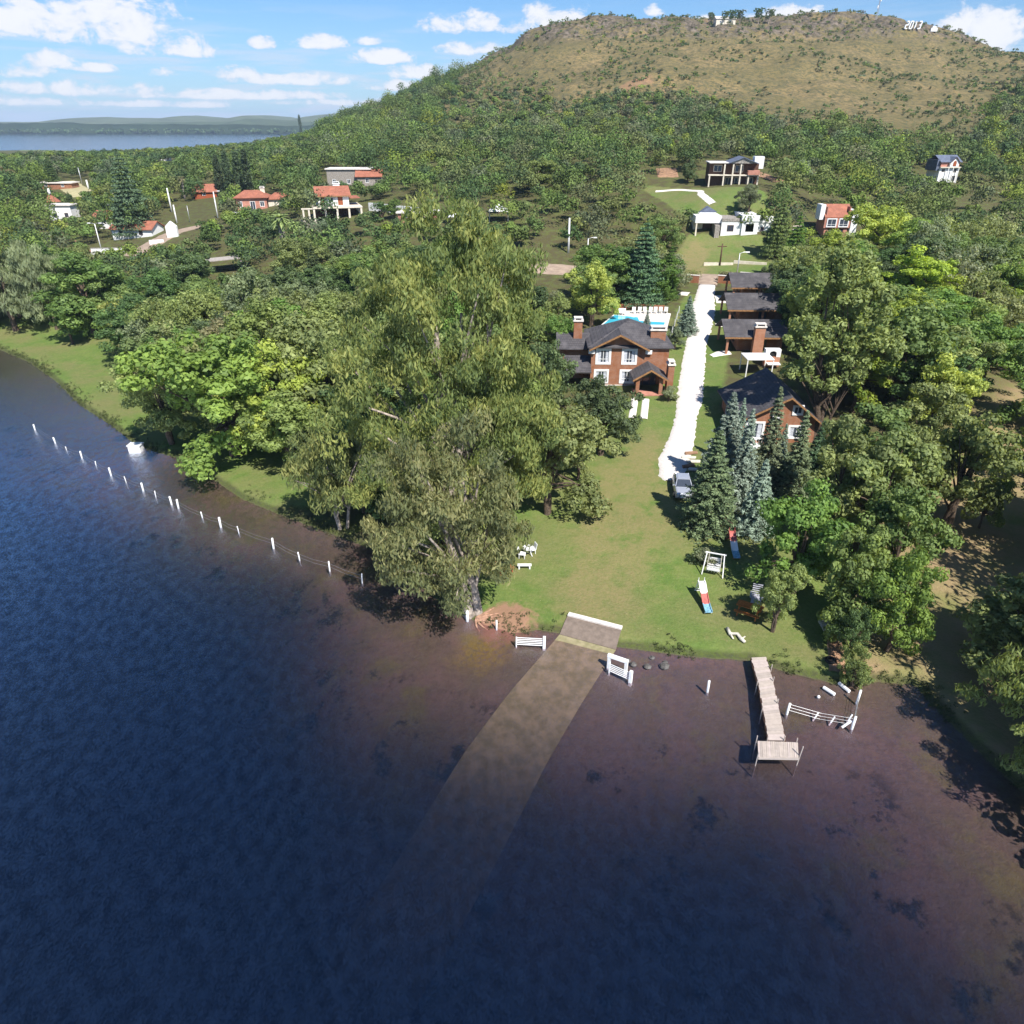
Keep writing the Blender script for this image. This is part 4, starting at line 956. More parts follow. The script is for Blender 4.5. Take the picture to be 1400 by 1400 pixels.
# boat ramp: dry top, kerb, and the lighter slab running on under water
rc = mat('ramp_concrete', (.20, .155, .125), .95, .1, 2.5, bump=.3)
ru = mat('sunken_ramp', (.30, .255, .15), .95, .18, 1.4, bump=.3, col2=(.20, .18, .09))
a0, a1 = hit(777, 842), hit(850, 861); b0, b1 = hit(765, 868), hit(842, 889); c0, c1 = onz(365, 1330, -1.5), onz(530, 1370, -1.5)
def slab(name, q, m, lift, n=26, w_=10, kind='structure', th=.12):
    q = [np.array(v[:2]) for v in q]; V = []
    for i in range(n):
        u = i/(n-1)
        for j in range(w_):
            s = j/(w_-1); p = (q[0]*(1-s)+q[1]*s)*(1-u)+(q[3]*(1-s)+q[2]*s)*u
            V.append((p[0], p[1], gz(p[0], p[1])+lift))
    return tag(meshobj(name, npmesh(name, np.array(V), gridfaces(n, w_), m, True)), kind=kind)
slab('boat_ramp', (a0, a1, b1, b0), rc, .12, 14)
slab('sunken_boat_ramp', (b0, b1, c1, c0), ru, .10, 40)
kb = MB(); kb.bar((a0.x, a0.y, a0.z+.14), (a1.x, a1.y, a1.z+.14), .4, .22)
tag(kb.build('concrete_kerb', M['paving']), 'pale concrete edge beam across the top of the boat ramp', 'kerb')

# ------------------------------------------------------------------ houses
def wallpanel(mb, p, q, z0, z1, ops=(), th=.2):
    """wall from p to q (x, y), outer face on the right-hand side of p>q; ops: (u0,u1,za,zb) holes"""
    p, q = Vector((*p, 0)), Vector((*q, 0)); L = (q-p).length; d = (q-p)/L; n = Vector((-d.y, d.x, 0))*th
    us = sorted({0, L, *[o[0] for o in ops], *[o[1] for o in ops]}); zs = sorted({z0, z1, *[o[2] for o in ops], *[o[3] for o in ops]})
    for a, b in zip(us, us[1:]):
        for c, e in zip(zs, zs[1:]):
            um, zm = (a+b)/2, (c+e)/2
            if any(o[0] < um < o[1] and o[2] < zm < o[3] for o in ops): continue
            f = lambda z: [p+d*a+Vector((0, 0, z)), p+d*b+Vector((0, 0, z)), p+d*b+n+Vector((0, 0, z)), p+d*a+n+Vector((0, 0, z))]
            mb.hull8(f(c), f(e))
def window(root, p, q, op, frame='white', glass='glass', fw=.12, mull=1, name='window', border=.0, curtain=False, transom=0):
    p, q = Vector((*p, 0)), Vector((*q, 0)); d = (q-p).normalized(); n = Vector((-d.y, d.x, 0)); u0, u1, z0, z1 = op
    mb = MB()
    def bx(ua, ub, za, zb, na, nb):
        f = lambda z: [p+d*ua+n*na+Vector((0, 0, z)), p+d*ub+n*na+Vector((0, 0, z)), p+d*ub+n*nb+Vector((0, 0, z)), p+d*ua+n*nb+Vector((0, 0, z))]
        mb.hull8(f(za), f(zb))
    b = border; o_ = -.045 if b else .02
    bx(u0-b, u0+fw, z0-b, z1+b, o_, .12); bx(u1-fw, u1+b, z0-b, z1+b, o_, .12)
    bx(u0+fw, u1-fw, z0-b, z0+fw, o_, .12); bx(u0+fw, u1-fw, z1-fw, z1+b, o_, .12)
    for k in range(1, mull+1):
        um = u0+(u1-u0)*k/(mull+1); bx(um-.035, um+.035, z0+fw, z1-fw, .03, .10)
    if transom: bx(u0+fw, u1-fw, z0+(z1-z0)*.3-.03, z0+(z1-z0)*.3+.03, .035, .095)
    w_ = mb.build(name, M[frame], root)
    mb = MB(); bx(u0+fw, u1-fw, z0+fw, z1-fw, .065, .075); mb.build('pane', M[glass], w_)
    if curtain:
        um = (u0+u1)/2
        mb = MB(); bx(u0+fw, um-.18*(u1-u0), z0+fw, z1-fw, .055, .063); mb.build('curtain', M['curtain'], w_); mb = MB(); bx(um+.18*(u1-u0), u1-fw, z0+fw, z1-fw, .055, .063); mb.build('curtain', M['curtain'], w_)
    return w_
def gable(root, x0, x1, y0, y1, ze, rise, along='y', ov=.5, m=None, th=.16, fascia='wood', wallm=None, name='roof', off=.5):
    """gable roof with its ridge along an axis; fascia boards; gable-end walls"""
    mb = MB(); m = m or ('shinglex' if along == 'y' else 'shingle')
    if along == 'y':
        xm = x0+(x1-x0)*off; sl = rise/((xm-x0)); sr = rise/(x1-xm)
        mb.prism([(x0-ov, ze-ov*sl), (x0-ov, ze-ov*sl+th), (xm, ze+rise+th), (xm, ze+rise)], y0-ov, y1+ov, 'y')
        mb.prism([(xm, ze+rise), (xm, ze+rise+th), (x1+ov, ze-ov*sr+th), (x1+ov, ze-ov*sr)], y0-ov, y1+ov, 'y')
        r = mb.build(name, M[m], root)
        if fascia:
            for y in (y0-ov-.05, y1+ov+.002):
                f = MB(); f.prism([(x0-ov, ze-ov*sl-.1), (x0-ov, ze-ov*sl+th-.03), (xm, ze+rise+th-.03), (xm, ze+rise-.12)], y, y+.048, 'y')
                f.prism([(xm, ze+rise-.12), (xm, ze+rise+th-.03), (x1+ov, ze-ov*sr+th-.03), (x1+ov, ze-ov*sr-.1)], y, y+.048, 'y')
                f.build('fascia', M[fascia], r)
        if wallm:
            for y in (y0, y1-.2): MB().prism([(x0, ze), (x1, ze), (xm, ze+rise-.01)], y, y+.2, 'y').build('gable_wall', M[wallm], root)
    else:
        ym = y0+(y1-y0)*off; sl = rise/((ym-y0)); sr = rise/(y1-ym)
        mb.prism([(y0-ov, ze-ov*sl), (y0-ov, ze-ov*sl+th), (ym, ze+rise+th), (ym, ze+rise)], x0-ov, x1+ov, 'x')
        mb.prism([(ym, ze+rise), (ym, ze+rise+th), (y1+ov, ze-ov*sr+th), (y1+ov, ze-ov*sr)], x0-ov, x1+ov, 'x')
        r = mb.build(name, M[m], root)
        if fascia: f = MB().box(x0-ov, x1+ov, y0-ov-.05, y0-ov-.002, ze-ov*sl-.08, ze-ov*sl+th-.03); f.build('fascia', M[fascia], r)
        if wallm:
            for x in (x0, x1-.2): MB().prism([(y0, ze), (y1, ze), (ym, ze+rise-.01)], x, x+.2, 'x').build('gable_wall', M[wallm], root)
    return r
def hip(root, x0, x1, y0, y1, ze, rise, ridge=.3, ov=.5, m='shingle', th=.16, name='roof', along='x'):
    xa, xb, ya, yb = x0-ov, x1+ov, y0-ov, y1+ov; xm, ym = (xa+xb)/2, (ya+yb)/2
    if along == 'x': r = ridge*(xb-xa)/2; a, b = (xm-r, ym), (xm+r, ym)
    else: r = ridge*(yb-ya)/2; a, b = (xm, ym-r), (xm, ym+r)
    V = [(xa, ya, ze), (xb, ya, ze), (xb, yb, ze), (xa, yb, ze), (*a, ze+rise), (*b, ze+rise)]
    if along == 'x': Fc = [(0, 1, 5, 4), (2, 3, 4, 5), (1, 2, 5), (3, 0, 4)]
    else: Fc = [(1, 2, 5, 4), (3, 0, 4, 5), (0, 1, 4), (2, 3, 5)]
    mb = MB(); mb.add([(x, y, z+th) for x, y, z in V], Fc)
    mb.add([(xa, ya, ze), (xb, ya, ze), (xb, yb, ze), (xa, yb, ze), (xa, ya, ze+th), (xb, ya, ze+th), (xb, yb, ze+th), (xa, yb, ze+th)],
           [(3, 2, 1, 0), (0, 1, 5, 4), (1, 2, 6, 5), (2, 3, 7, 6), (3, 0, 4, 7)])
    return mb.build(name, M[m], root)
def chimney(root, x, y, w_, d, z0, z1, m='brick', cap='paving', parent=None):
    c = MB().box(x-w_/2, x+w_/2, y-d/2, y+d/2, z0, z1).build('chimney', M[m], parent or root)
    b = MB().box(x-w_/2-.12, x+w_/2+.12, y-d/2-.12, y+d/2+.12, z1+.002, z1+.16)
    for sx in (-1, 1): b.box(x+sx*(w_/2-.1)-.08, x+sx*(w_/2-.1)+.08, y-d/2, y+d/2, z1+.16, z1+.42)
    b.box(x-w_/2-.02, x+w_/2+.02, y-d/2-.02, y+d/2+.02, z1+.422, z1+.5)
    b.build('chimney_cap', M[cap], c); return c
def shell(root, x0, x1, y0, y1, z0, z1, m, front=(), right=(), back=(), left=(), frame='white', found=1.6, **kw):
    mb = MB(); A_, B_, C_, D_ = (x0, y0), (x1, y0), (x1, y1), (x0, y1)
    wallpanel(mb, A_, B_, z0, z1, front); wallpanel(mb, (x1, y0+.2), (x1, y1-.2), z0, z1, right)
    wallpanel(mb, C_, D_, z0, z1, back); wallpanel(mb, (x0, y1-.2), (x0, y0+.2), z0, z1, left)
    mb.box(x0+.2, x1-.2, y0+.2, y1-.2, z1-.2, z1-.05)
    if found: mb.box(x0, x1, y0, y1, z0-found, z0-.002)
    r = mb.build('wall', M[m], root)
    for p, q, ops in ((A_, B_, front), ((x1, y0+.2), (x1, y1-.2), right), (C_, D_, back), ((x0, y1-.2), (x0, y0+.2), left)):
        for o in ops: window(root, p, q, o[:4], frame, name='door' if o[2] <= z0+.01 else 'window', **kw)
    return r
def house(name, px, py, label, rz=0.0, dz=0.0, cat='house'):
    p = hit(px, py); return empty(name, (p.x, p.y, p.z+dz), label, cat, rz)

# left brick lodge: hipped roof, cross gable to the front, porch and brick chimneys
r = house('brick_lodge', 838, 527, 'two storey brick lodge with dark hipped roof, white framed windows and a gabled porch', -.03)
W1 = [(.7, 2.35, 2.95, 4.7), (4.0, 5.65, 2.95, 4.7), (.6, 2.2, .45, 2.0), (3.9, 5.5, .45, 2.0)]
mb = MB(); wallpanel(mb, (-3, 0), (6.8, 0), 0, 5.0, W1); wallpanel(mb, (6.8, .2), (6.8, 7.8), 0, 5, [(2, 3.4, 3, 4.4)]); wallpanel(mb, (6.8, 8), (-3, 8), 0, 5); wallpanel(mb, (-3, 7.8), (-3, .2), 0, 5)
mb.box(-3, 6.8, 0, 8, -2.2, -.002); mb.box(-2.8, 6.6, .2, 7.8, 4.8, 4.95); mb.prism([(-2.7, 5.0), (3.6, 5.0), (.45, 6.55)], -.0, .2, 'y'); mb.build('wall', M['brick'], r)
for o in W1: window(r, (-3, 0), (6.8, 0), o, border=.16, curtain=True, transom=1)
window(r, (6.8, .2), (6.8, 7.8), (2, 3.4, 3, 4.4))
rf = hip(r, -3, 6.8, .2, 8, 4.95, 2.5, .12, .55, along='y')
gable(r, -3.0, 3.9, -.45, 4.0, 4.95, 1.75, 'y', .35, 'shinglex', name='cross_gable')
chimney(r, 5.4, 1.5, 1.9, 1.0, 5.0, 6.9); chimney(r, -4.6, 4.2, 1.1, .9, -.5, 7.3)
w_ = MB(); w_.box(-7.0, -3.002, 2.6, 7.5, -2, 4.2); w_.build('wing_wall', M['brick'], r)
MB().prism([(1.9, 4.1), (1.9, 4.25), (4.9, 5.6), (8, 4.25), (8, 4.1)], -7.4, -3.003, 'x').build('wing_roof', M['shingle'], r)
MB().prism([(-1.6, 2.1), (-1.6, 2.25), (1.9, 3.4), (1.9, 3.2)], -6.4, -3.004, 'x').build('lean_to_roof', M['shingle'], r)
MB().box(-3.02, 6.82, -.05, -.003, -.5, .12).build('plinth', M['paving'], r)
for x in (-3.3, 3.9): MB().box(x-.1, x+.7, -.35, -.06, 4.25, 4.72).build('air_conditioner', M['white'], r)
# porch
for x in (2.7, 5.6): MB().box(x-.22, x+.22, -3.3, -2.86, -.9, 2.05).build('porch_post', M['brick'], r)
gable(r, 2.3, 6.1, -3.4, -.1, 2.0, 1.15, 'y', .3, 'shinglex', name='porch_roof')
MB().box(2.3, 6.1, -3.5, -.06, -.95, -.02).build('porch_floor', M['pink'], r)
window(r, (2.9, -.08), (5.6, -.08), (0, 2.6, .02, 2.0), 'dark_wood', mull=2, name='door', fw=.1)
chimney(r, 6.75, -2.3, .75, 1.3, -1.2, 3.6)
# right gabled lodge
r = house('gabled_lodge', 1058, 606, 'big brick lodge with long dark gable roof, standing behind the row of spruces', -.05); r.scale = (.84, .84, .88)
W1 = [(.7, 2.9, .6, 2.7), (6.2, 8.2, .8, 2.3), (6.3, 7.4, 3.9, 4.9), (5.6, 7.0, -2.1, -1.1)]
mb = MB(); wallpanel(mb, (-4.6, 0), (4.9, 0), -2.6, 3.2, [W1[0], W1[1], W1[3]]); wallpanel(mb, (4.9, .2), (4.9, 10.8), -2.6, 3.2, [(2, 4, .8, 2.2)])
wallpanel(mb, (4.9, 11), (-4.6, 11), -2.6, 3.2); wallpanel(mb, (-4.6, 10.8), (-4.6, .2), -2.6, 3.2, [(6, 7.6, .8, 2.2), (2, 3.6, .8, 2.2)])
mb.prism([(-4.6, 3.2), (4.9, 3.2), (1.0, 6.05)], -.0, .2, 'y'); mb.prism([(-4.6, 3.2), (4.9, 3.2), (1.0, 6.05)], 10.8, 11, 'y'); mb.box(-4.6, 4.9, 0, 11, -5, -2.602); mb.build('wall', M['brick2'] if False else M['brick'], r)
for o, cu in ((W1[0], 1), (W1[1], 1), (W1[3], 0)): window(r, (-4.6, 0), (4.9, 0), o, border=.16, curtain=bool(cu), transom=0)
window(r, (-4.6, -.07), (4.9, -.07), W1[2], border=.14)
window(r, (4.9, .2), (4.9, 10.8), (2, 4, .8, 2.2)); window(r, (-4.6, 10.8), (-4.6, .2), (6, 7.6, .8, 2.2)); window(r, (-4.6, 10.8), (-4.6, .2), (2, 3.6, .8, 2.2))
gable(r, -4.6, 4.9, 0, 11, 3.2, 2.9, 'y', .75, 'shinglex', off=.59)
MB().box(-.9, .1, -.42, -.005, 3.1, 3.75).build('air_conditioner', M['white'], r)
MB().box(-4.95, -2.0, -1.5, -.01, -.15, .02).build('balcony', M['white'], r)
b = MB(); [b.bar((x, -1.45, .02), (x, -1.45, .95), .05) for x in np.linspace(-4.9, -2.05, 9)]; b.bar((-4.9, -1.45, .97), (-2.0, -1.45, .97), .07); b.build('balcony_rail', M['white'], r)
# cabins along the drive
def cabin(px, py, label, w_, d, zw, rise, rz=0, ch=None, split=True):
    r = house('cabin', px, py, label, rz)
    shell(r, 0, w_, 1.5, d, -.3, zw, 'brick', front=[(w_*.45, w_*.65, .0, 1.9)], left=[(1.2, 2.6, .8, 1.9)], frame='dark_wood')
    gable(r, 0-1.9, w_, .2, d, zw, rise, 'x', .35, 'shingle', wallm=None, off=.52)
    [MB().prism([(1.5, zw), (d, zw), (d*.52+.1, zw+rise*.93)], xa, xa+.19, 'x').build('gable_wall', M['dark_wood'], r) for xa in (.01, w_-.2)]
    for x, y in ((-1.7, .35), (-1.7, d-.3), (w_*.5, .35)): MB().box(x-.14, x+.14, y-.14, y+.14, -1, zw-.02).build('verandah_post', M['brick2'], r)
    MB().box(-1.9, w_, .1, 1.498, -1.0, -.1).build('verandah_floor', M['paving'], r)
    if ch: chimney(r, ch[0], ch[1], 1.35, .9, -.8, zw+rise*.95, 'brick2')
    return r
cabin(1010, 485, 'nearest small brick cabin beside the driveway with a tall pale brick chimney', 6.2, 6.2, 2.5, 1.5, -.04, (2.3, -.1))
cabin(1012, 446, 'middle brick cabin along the driveway with a long dark roof', 6.4, 6.4, 2.5, 1.6, -.04)
cabin(1016, 413, 'farthest brick cabin along the driveway, beside the brick street wall', 5.0, 6.0, 2.4, 1.6, -.04)
g = hit(1053, 500); o = empty('barbecue', g, 'brick barbecue with a white arched hood beside the nearest cabin', 'barbecue', -.04)
MB().box(-1.0, 1.0, -.4, .5, -.8, 1.3).build('base', M['brick2'], o)
b = MB(); b.box(-1.0, -.45, -.4, .5, 1.302, 2.1); b.box(.45, 1.0, -.4, .5, 1.302, 2.1)
b.prism([(-.45, 2.1), (-.45, 1.85), (-.3, 2.02), (0, 2.1), (.3, 2.02), (.45, 1.85), (.45, 2.1), (1, 2.1), (1, 2.3), (-1, 2.3), (-1, 2.1)], -.4, .5, 'y'); b.build('hood', M['white'], o)
MB().box(-.43, .43, -.2, .5, 1.303, 1.85).build('firebox', M['black'], o)
MB().box(-.8, .9, -1.4, -.42, .5, .62).build('counter', M['white'], o)
g = hit(1032, 512); o = empty('carport', g, 'white flat shelter roof on thin posts just behind the gabled lodge', 'shelter')
MB().box(-1.6, 1.9, -1, 2.0, 2.2, 2.32).build('roof', M['white'], o)
for x, y in ((-1.5, -.9), (1.8, -.9), (-1.5, 1.9), (1.8, 1.9)): MB().box(x-.06, x+.06, y-.06, y+.06, -.3, 2.198).build('post', M['white'], o)
# street walls, hedges
def brickwall(p, q, h, label, m='brick', cap='paving', th=.3, name='brick_wall', cat='wall'):
    a, b = hit(*p), hit(*q); d = (b-a); L = d.length; o = empty(name, a, label, cat, math.atan2(d.y, d.x))
    mb = MB(); n = max(1, int(L/4)); 
    for i in range(n):
        u0, u1 = L*i/n, L*(i+1)/n; c = a+d*((u0+u1)/2/L); zt = gz(c.x, c.y)-a.z
        mb.box(u0, u1-.002, -th/2, th/2, zt-.9, zt+h)
    mb.build('wall', M[m], o)
    if cap:
        mb = MB()
        for i in range(n):
            u0, u1 = L*i/n, L*(i+1)/n; c = a+d*((u0+u1)/2/L); zt = gz(c.x, c.y)-a.z; mb.box(u0-.05*(i == 0), u1-.002, -th/2-.06, th/2+.06, zt+h+.002, zt+h+.1)
        mb.build('coping', M[cap], o)
    return o
brickwall((939, 386), (955, 387), 1.3, 'curved red brick entrance wall left of the driveway gate')
brickwall((981, 387), (1003, 388), 1.3, 'red brick entrance wall right of the driveway gate')
brickwall((1011, 383), (1037, 384), 1.3, 'pale capped brick wall on the street behind the farthest cabin')
brickwall((962, 363), (1002, 362), .5, 'low cream garden wall in front of the flat white house, left length', 'cream', None)
brickwall((1003, 360), (1048, 362), .5, 'low cream garden wall in front of the flat white house, right length', 'cream', None)
brickwall((600, 298), (505, 288), 1.8, 'long white boundary wall right of the cream house', 'white', None)
brickwall((105, 336), (126, 351), 1.2, 'rubble wall with white panels turning the street corner, left length', 'stone', 'pink')
brickwall((127, 351), (170, 345), 1.5, 'white panelled street wall below the double street lamp', 'white', 'stone')
brickwall((810, 421), (908, 424), .8, 'low reddish wall behind the pool chairs', 'brick', None)
brickwall((205, 335), (224, 331), .9, 'short white wall running up to the white gate pillar', 'white', None)
def hedge(p, q, h, w_, label, m='mid', seed=1):
    a, b = hit(*p), hit(*q); n = int((b-a).length/.35); rg = np.random.default_rng(seed); C = []
    for i in range(n):
        for k in range(3): c = a.lerp(b, (i+rg.random())/n); C.append((c.x-a.x+rg.normal()*w_*.16, c.y-a.y+rg.normal()*w_*.16, gz(c.x, c.y)-a.z+h*(.3+.28*k)))
    o = meshobj('hedge', leafmesh('hedge', [leafcloud(np.array(C), np.full((len(C), 3), w_*.38), 60, .2, .12, rg, 0, .8)], LM[m])); o.location = a
    return tag(o, label, 'hedge')
hedge((924, 384), (954, 385), 1.9, 1.6, 'clipped green hedge above the left entrance wall', 'olive')
hedge((982, 384), (1004, 385), 1.6, 1.2, 'low shrubby hedge growing over the right entrance wall', 'brown', 2)
# flat white house
r = house('white_house', 962, 322, 'flat roofed white house with stepped white parapets across the street from the driveway', -.05)
shell(r, 3.4, 7.6, -.6, 7, -.3, 2.9, 'white', front=[(1.2, 2.6, .9, 2.2)], frame='dark_wood')
shell(r, 7.602, 11.0, -1.0, 7, -.3, 3.0, 'white', front=[(.8, 2.5, .9, 2.5)], frame='cream', border=.12)
shell(r, 11.002, 14.0, -.2, 7, -.3, 2.7, 'white', front=[(.7, 1.5, -.3, 1.8)], frame='dark_wood')
MB().box(-2.1, 3.398, 0, 7, 2.5, 3.9).build('parapet', M['white'], r)
MB().box(-2.0, 3.3, 2.5, 7, -1.5, 2.498).build('garage_wall', M['cream'], r)
MB().box(7.4, 11.1, -1.15, 7, 3.002, 4.2).build('parapet', M['white'], r)
MB().box(11.102, 14.2, -.35, 7, 2.702, 3.9).build('parapet', M['white'], r)
MB().box(3.399, 7.398, -.7, 7, 2.902, 3.5).build('roof_slab', M['stone'], r)
MB().box(2.0, 3.0, -1.2, 2.0, -1, 2.2).build('stone_pillar', M['stone'], r)
MB().box(-1.9, -1.6, .05, .35, -1, 2.498).build('post', M['cream'], r)
MB().box(.0, 2.0, 2.44, 2.498, -.2, 2.1).build('garage_door', M['dark_wood'], r)
MB().prism([(0, 3.9), (4.0, 3.9), (2.0, 5.0)], 7.2, 11, 'y').build('rear_roof', M['slate'], r); r.children[-1].location = (10, 0, -.4)
# verandah house
r = house('verandah_house', 968, 256, 'brown two storey house with slate gable and tall pale verandah columns on the rise', -.12)
shell(r, 0, 11.5, 1.8, 8, -.3, 5.2, 'dark_wood', front=[(1, 3, 3.3, 4.8), (4, 5.6, .2, 2.1), (6.2, 7.8, .2, 2.1), (9, 10.6, .2, 2.1), (6, 8, 3.2, 4.8)], frame='cream')
MB().box(-.2, 11.7, .2, 1.798, 2.5, 2.75).build('verandah_floor', M['cream'], r)
for x in (.1, 3.4, 5.4, 7.2, 9.2, 11.4): MB().box(x-.16, x+.16, .25, .6, -1.2, 5.1 if 3 < x < 9 else 2.49).build('verandah_column', M['cream'], r)
MB().box(-.3, 4.2, .1, 8, 5.202, 5.4).build('flat_roof', M['paving'], r)
gable(r, 4.3, 10.8, .1, 8, 5.2, 1.2, 'y', .3, 'slate', wallm='stone', fascia=None)
MB().box(10.4, 12.6, 2, 5, 4, 6.6).build('side_tower', M['white'], r); MB().box(8.9, 11.6, -.1, 1.797, 2.752, 3.7).build('balcony', M['pink'], r)
# orange roofed tower house
r = house('tower_house', 1140, 326, 'narrow house with orange tiled roof, two white windows and a white side wall'); r.scale = (.8,)*3
mb = MB(); wallpanel(mb, (-3, 0), (3, 0), 0, 2.6, [(1, 5, .1, 2.3)]); mb.box(-3, -2.8, .2, 6, -2, 7.6); mb.box(2.8, 3, .2, 6, -2, 7.6); mb.box(-2.8, 2.8, 5.8, 6, -2, 7.6); mb.box(-3, 3, 0, 6, -3, -.002); mb.build('wall', M['pink'], r)
window(r, (-3, 0), (3, 0), (1, 5, .1, 2.3), 'dark_wood', name='door', mull=3)
MB().prism([(-.1, 5.0), (-.1, 5.2), (2.6, 8.1), (2.6, 7.9)], -3.4, 3.4, 'x').build('front_roof', M['orange'], r)
MB().prism([(2.602, 7.9), (2.602, 8.1), (6.3, 7.4), (6.3, 7.2)], -3.4, 3.4, 'x').build('rear_roof', M['orange'], r)
MB().box(-3.4, 3.4, -.35, .0, 2.602, 4.9).build('upper_wall', M['pink'], r)
for x in (-2.7, .4): window(r, (x, -.44), (x+2.3, -.44), (0, 2.3, 2.9, 4.8), 'white', border=.12, mull=1, transom=1)
MB().box(3.402, 5.0, -.6, 5.2, -3, 6.8).build('side_wall', M['white'], r); MB().box(-4.6, -3.402, .5, 3.5, 4.5, 8.1).build('rear_parapet', M['white'], r)
# white tall house on the hill side
r = house('hillside_house', 1293, 249, 'tall narrow white house with slate gable roof and arched red window on the open hillside', .12); r.scale = (.72,)*3
W1 = [(.9, 2.4, 3.6, 4.9), (5.6, 7.4, 3.4, 5.0), (5.4, 7.6, .2, 2.4)]
shell(r, -4, 4, 0, 8, -.5, 5.6, 'white', front=W1, frame='cream', found=3)
MB().box(-4.4, 4.4, -.9, -.002, 5.3, 5.6).build('cornice', M['cream'], r)
MB().box(-4, 4, .002, 8, 5.602, 7.6).build('attic_wall', M['pink'], r)
gable(r, -4, 4, .1, 8, 7.6, 2.0, 'x', .7, 'slate', fascia=None)
gable(r, -.6, 3.0, -.9, 3, 7.4, 1.7, 'y', .35, 'slate', fascia='dark_wood', wallm='white', name='dormer_roof')
MB().box(-.6, 3.0, -.88, 0.0, 5.603, 7.4).build('dormer_wall', M['white'], r)
b = MB(); b.prism([(.5, 5.9), (1.9, 5.9), (1.9, 7.2), (1.6, 7.7), (1.2, 7.9), (.8, 7.7), (.5, 7.2)], -.98, -.92, 'y'); b.build('arched_window', M['rust'], r)
for x in (-1.0, 1.0, 3.4): MB().box(x-.12, x+.12, -1.2, -.95, -3, 5.29).build('column', M['white'], r)
MB().box(-5.4, -4.2, .5, 7.5, 4.2, 8.2).build('slate_side', M['slate'], r)
# cream house with orange roof over a colonnade
r = house('cream_house', 462, 300, 'cream two storey villa with orange tiled roof above a ground floor colonnade', .32)
mb = MB(); wallpanel(mb, (-4, 1.5), (3.2, 1.5), 2.9, 5.3, [(.5, 1.5, 3.0, 4.9), (2.4, 3.6, 3.6, 4.8), (4.6, 5.8, 3.0, 4.9)])
wallpanel(mb, (3.2, 1.7), (3.2, 8), 2.9, 5.3); wallpanel(mb, (3.2, 8.2), (-4, 8.2), 2.9, 5.3); wallpanel(mb, (-4, 8), (-4, 1.7), 2.9, 5.3); mb.box(-3.8, 3, 1.7, 8, 5.0, 5.2); mb.prism([(1.5, 5.3), (8.2, 5.3), (4.8, 6.9)], 3.0, 3.2, 'x'); mb.build('wall', M['white'], r)
for o, m_ in (((.5, 1.5, 3.0, 4.9), 'wood'), ((2.4, 3.6, 3.6, 4.8), 'white'), ((4.6, 5.8, 3.0, 4.9), 'wood')): window(r, (-4, 1.5), (3.2, 1.5), o, m_, glass='rust' if m_ == 'wood' else 'glass')
gable(r, -4, 3.2, 1.5, 8.2, 5.3, 1.6, 'x', .6, 'orange', fascia='wood')
MB().box(-5.6, 6.0, -1.0, 9, 2.55, 2.88).build('terrace_slab', M['cream'], r)
MB().box(3.25, 6.0, 2.0, 8.6, 4.4, 4.55).build('side_roof', M['orange'], r)
for x in (-5.4, -2.7, 0, 2.8, 5.7): MB().box(x-.22, x+.22, -.9, -.5, -1.5, 2.548).build('column', M['cream'], r)
for y in (2, 5, 8): MB().box(5.5, 5.9, y-.2, y+.2, -1.5, 2.547).build('column', M['cream'], r)
MB().box(-4.6, 4.8, 2.4, 8.6, -1.5, 2.546).build('ground_floor', M['dark_wood'], r)
chimney(r, 1.0, 6.0, 1.6, .9, 6, 7.4, 'white', 'white')
for x in (-6.6, -7.9): MB().box(x-.2, x+.2, -.9, -.5, -1.5, 2.5).build('pergola_post', M['cream'], r)
MB().box(-8.3, -5.7, -1, -.3, 2.502, 2.75).build('pergola_beam', M['cream'], r)
MB().box(-8.5, 7.5, -1.5, 9.2, -3, -.6).build('terrace', M['stone'], r)
# pink house
r = house('pink_house', 348, 288, 'pink villa with low orange hipped roof below the cypress row', .2)
shell(r, -4.5, 3.6, 0, 7, 0, 3.2, 'pink', front=[(.6, 1.6, .8, 2.4), (3.6, 5.0, .1, 2.4), (6.2, 7.4, 1.0, 2.4)], frame='white', found=3)
hip(r, -4.5, 3.6, 0, 7, 3.2, 1.6, .4, .6, 'orange'); hip(r, 3.8, 9.4, 1.5, 7.5, 2.6, 1.4, .3, .5, 'orange', name='wing_roof')
MB().box(3.8, 9.4, 1.5, 7.5, -3, 2.59).build('wing_wall', M['cream'], r); MB().box(-7, 5, -2.2, -.06, -3, -.2).build('terrace', M['white'], r)
chimney(r, 2.4, 4.6, 1.2, .8, 4.1, 5.3, 'cream')
# other village buildings
def simple(name, px, py, label, w_, d, h, rise, roof, wall='white', rz=0.0, kind='hip', ops=1, along='x', dz=0):
    r = house(name, px, py, label, rz, dz)
    fr = [(w_*(i+.35)/ops, w_*(i+.35)/ops+1.1, .8, 2.0) for i in range(ops)]
    shell(r, -w_/2, w_/2, 0, d, 0, h, wall, front=fr, frame='white' if wall != 'white' else 'dark_wood', found=2.5)
    if kind == 'hip': hip(r, -w_/2, w_/2, 0, d, h, rise, .4, .5, roof)
    elif kind == 'gable': gable(r, -w_/2, w_/2, 0, d, h, rise, along, .5, roof, wallm=wall, fascia=None)
    else: MB().box(-w_/2-.4, w_/2+.4, -.4, d+.3, h+.002, h+rise).build('roof', M[roof], r)
    return r
simple('small_house', 282, 271, 'small earth coloured house with orange gable roof beside a palm', 7, 5, 2.2, 1.9, 'orange', 'rust', .35, 'gable')
simple('red_roofed_house', 158, 312, 'long village house with red tiled roof behind the double street lamp', 13, 6, 2.6, 1.6, 'orange', 'white', -.15, 'gable', 3)
simple('red_roofed_house', 182, 326, 'white walled house with red tiled roof under the giant cedar', 11, 6, 2.4, 1.5, 'orange', 'white', -.1, 'gable', 2)
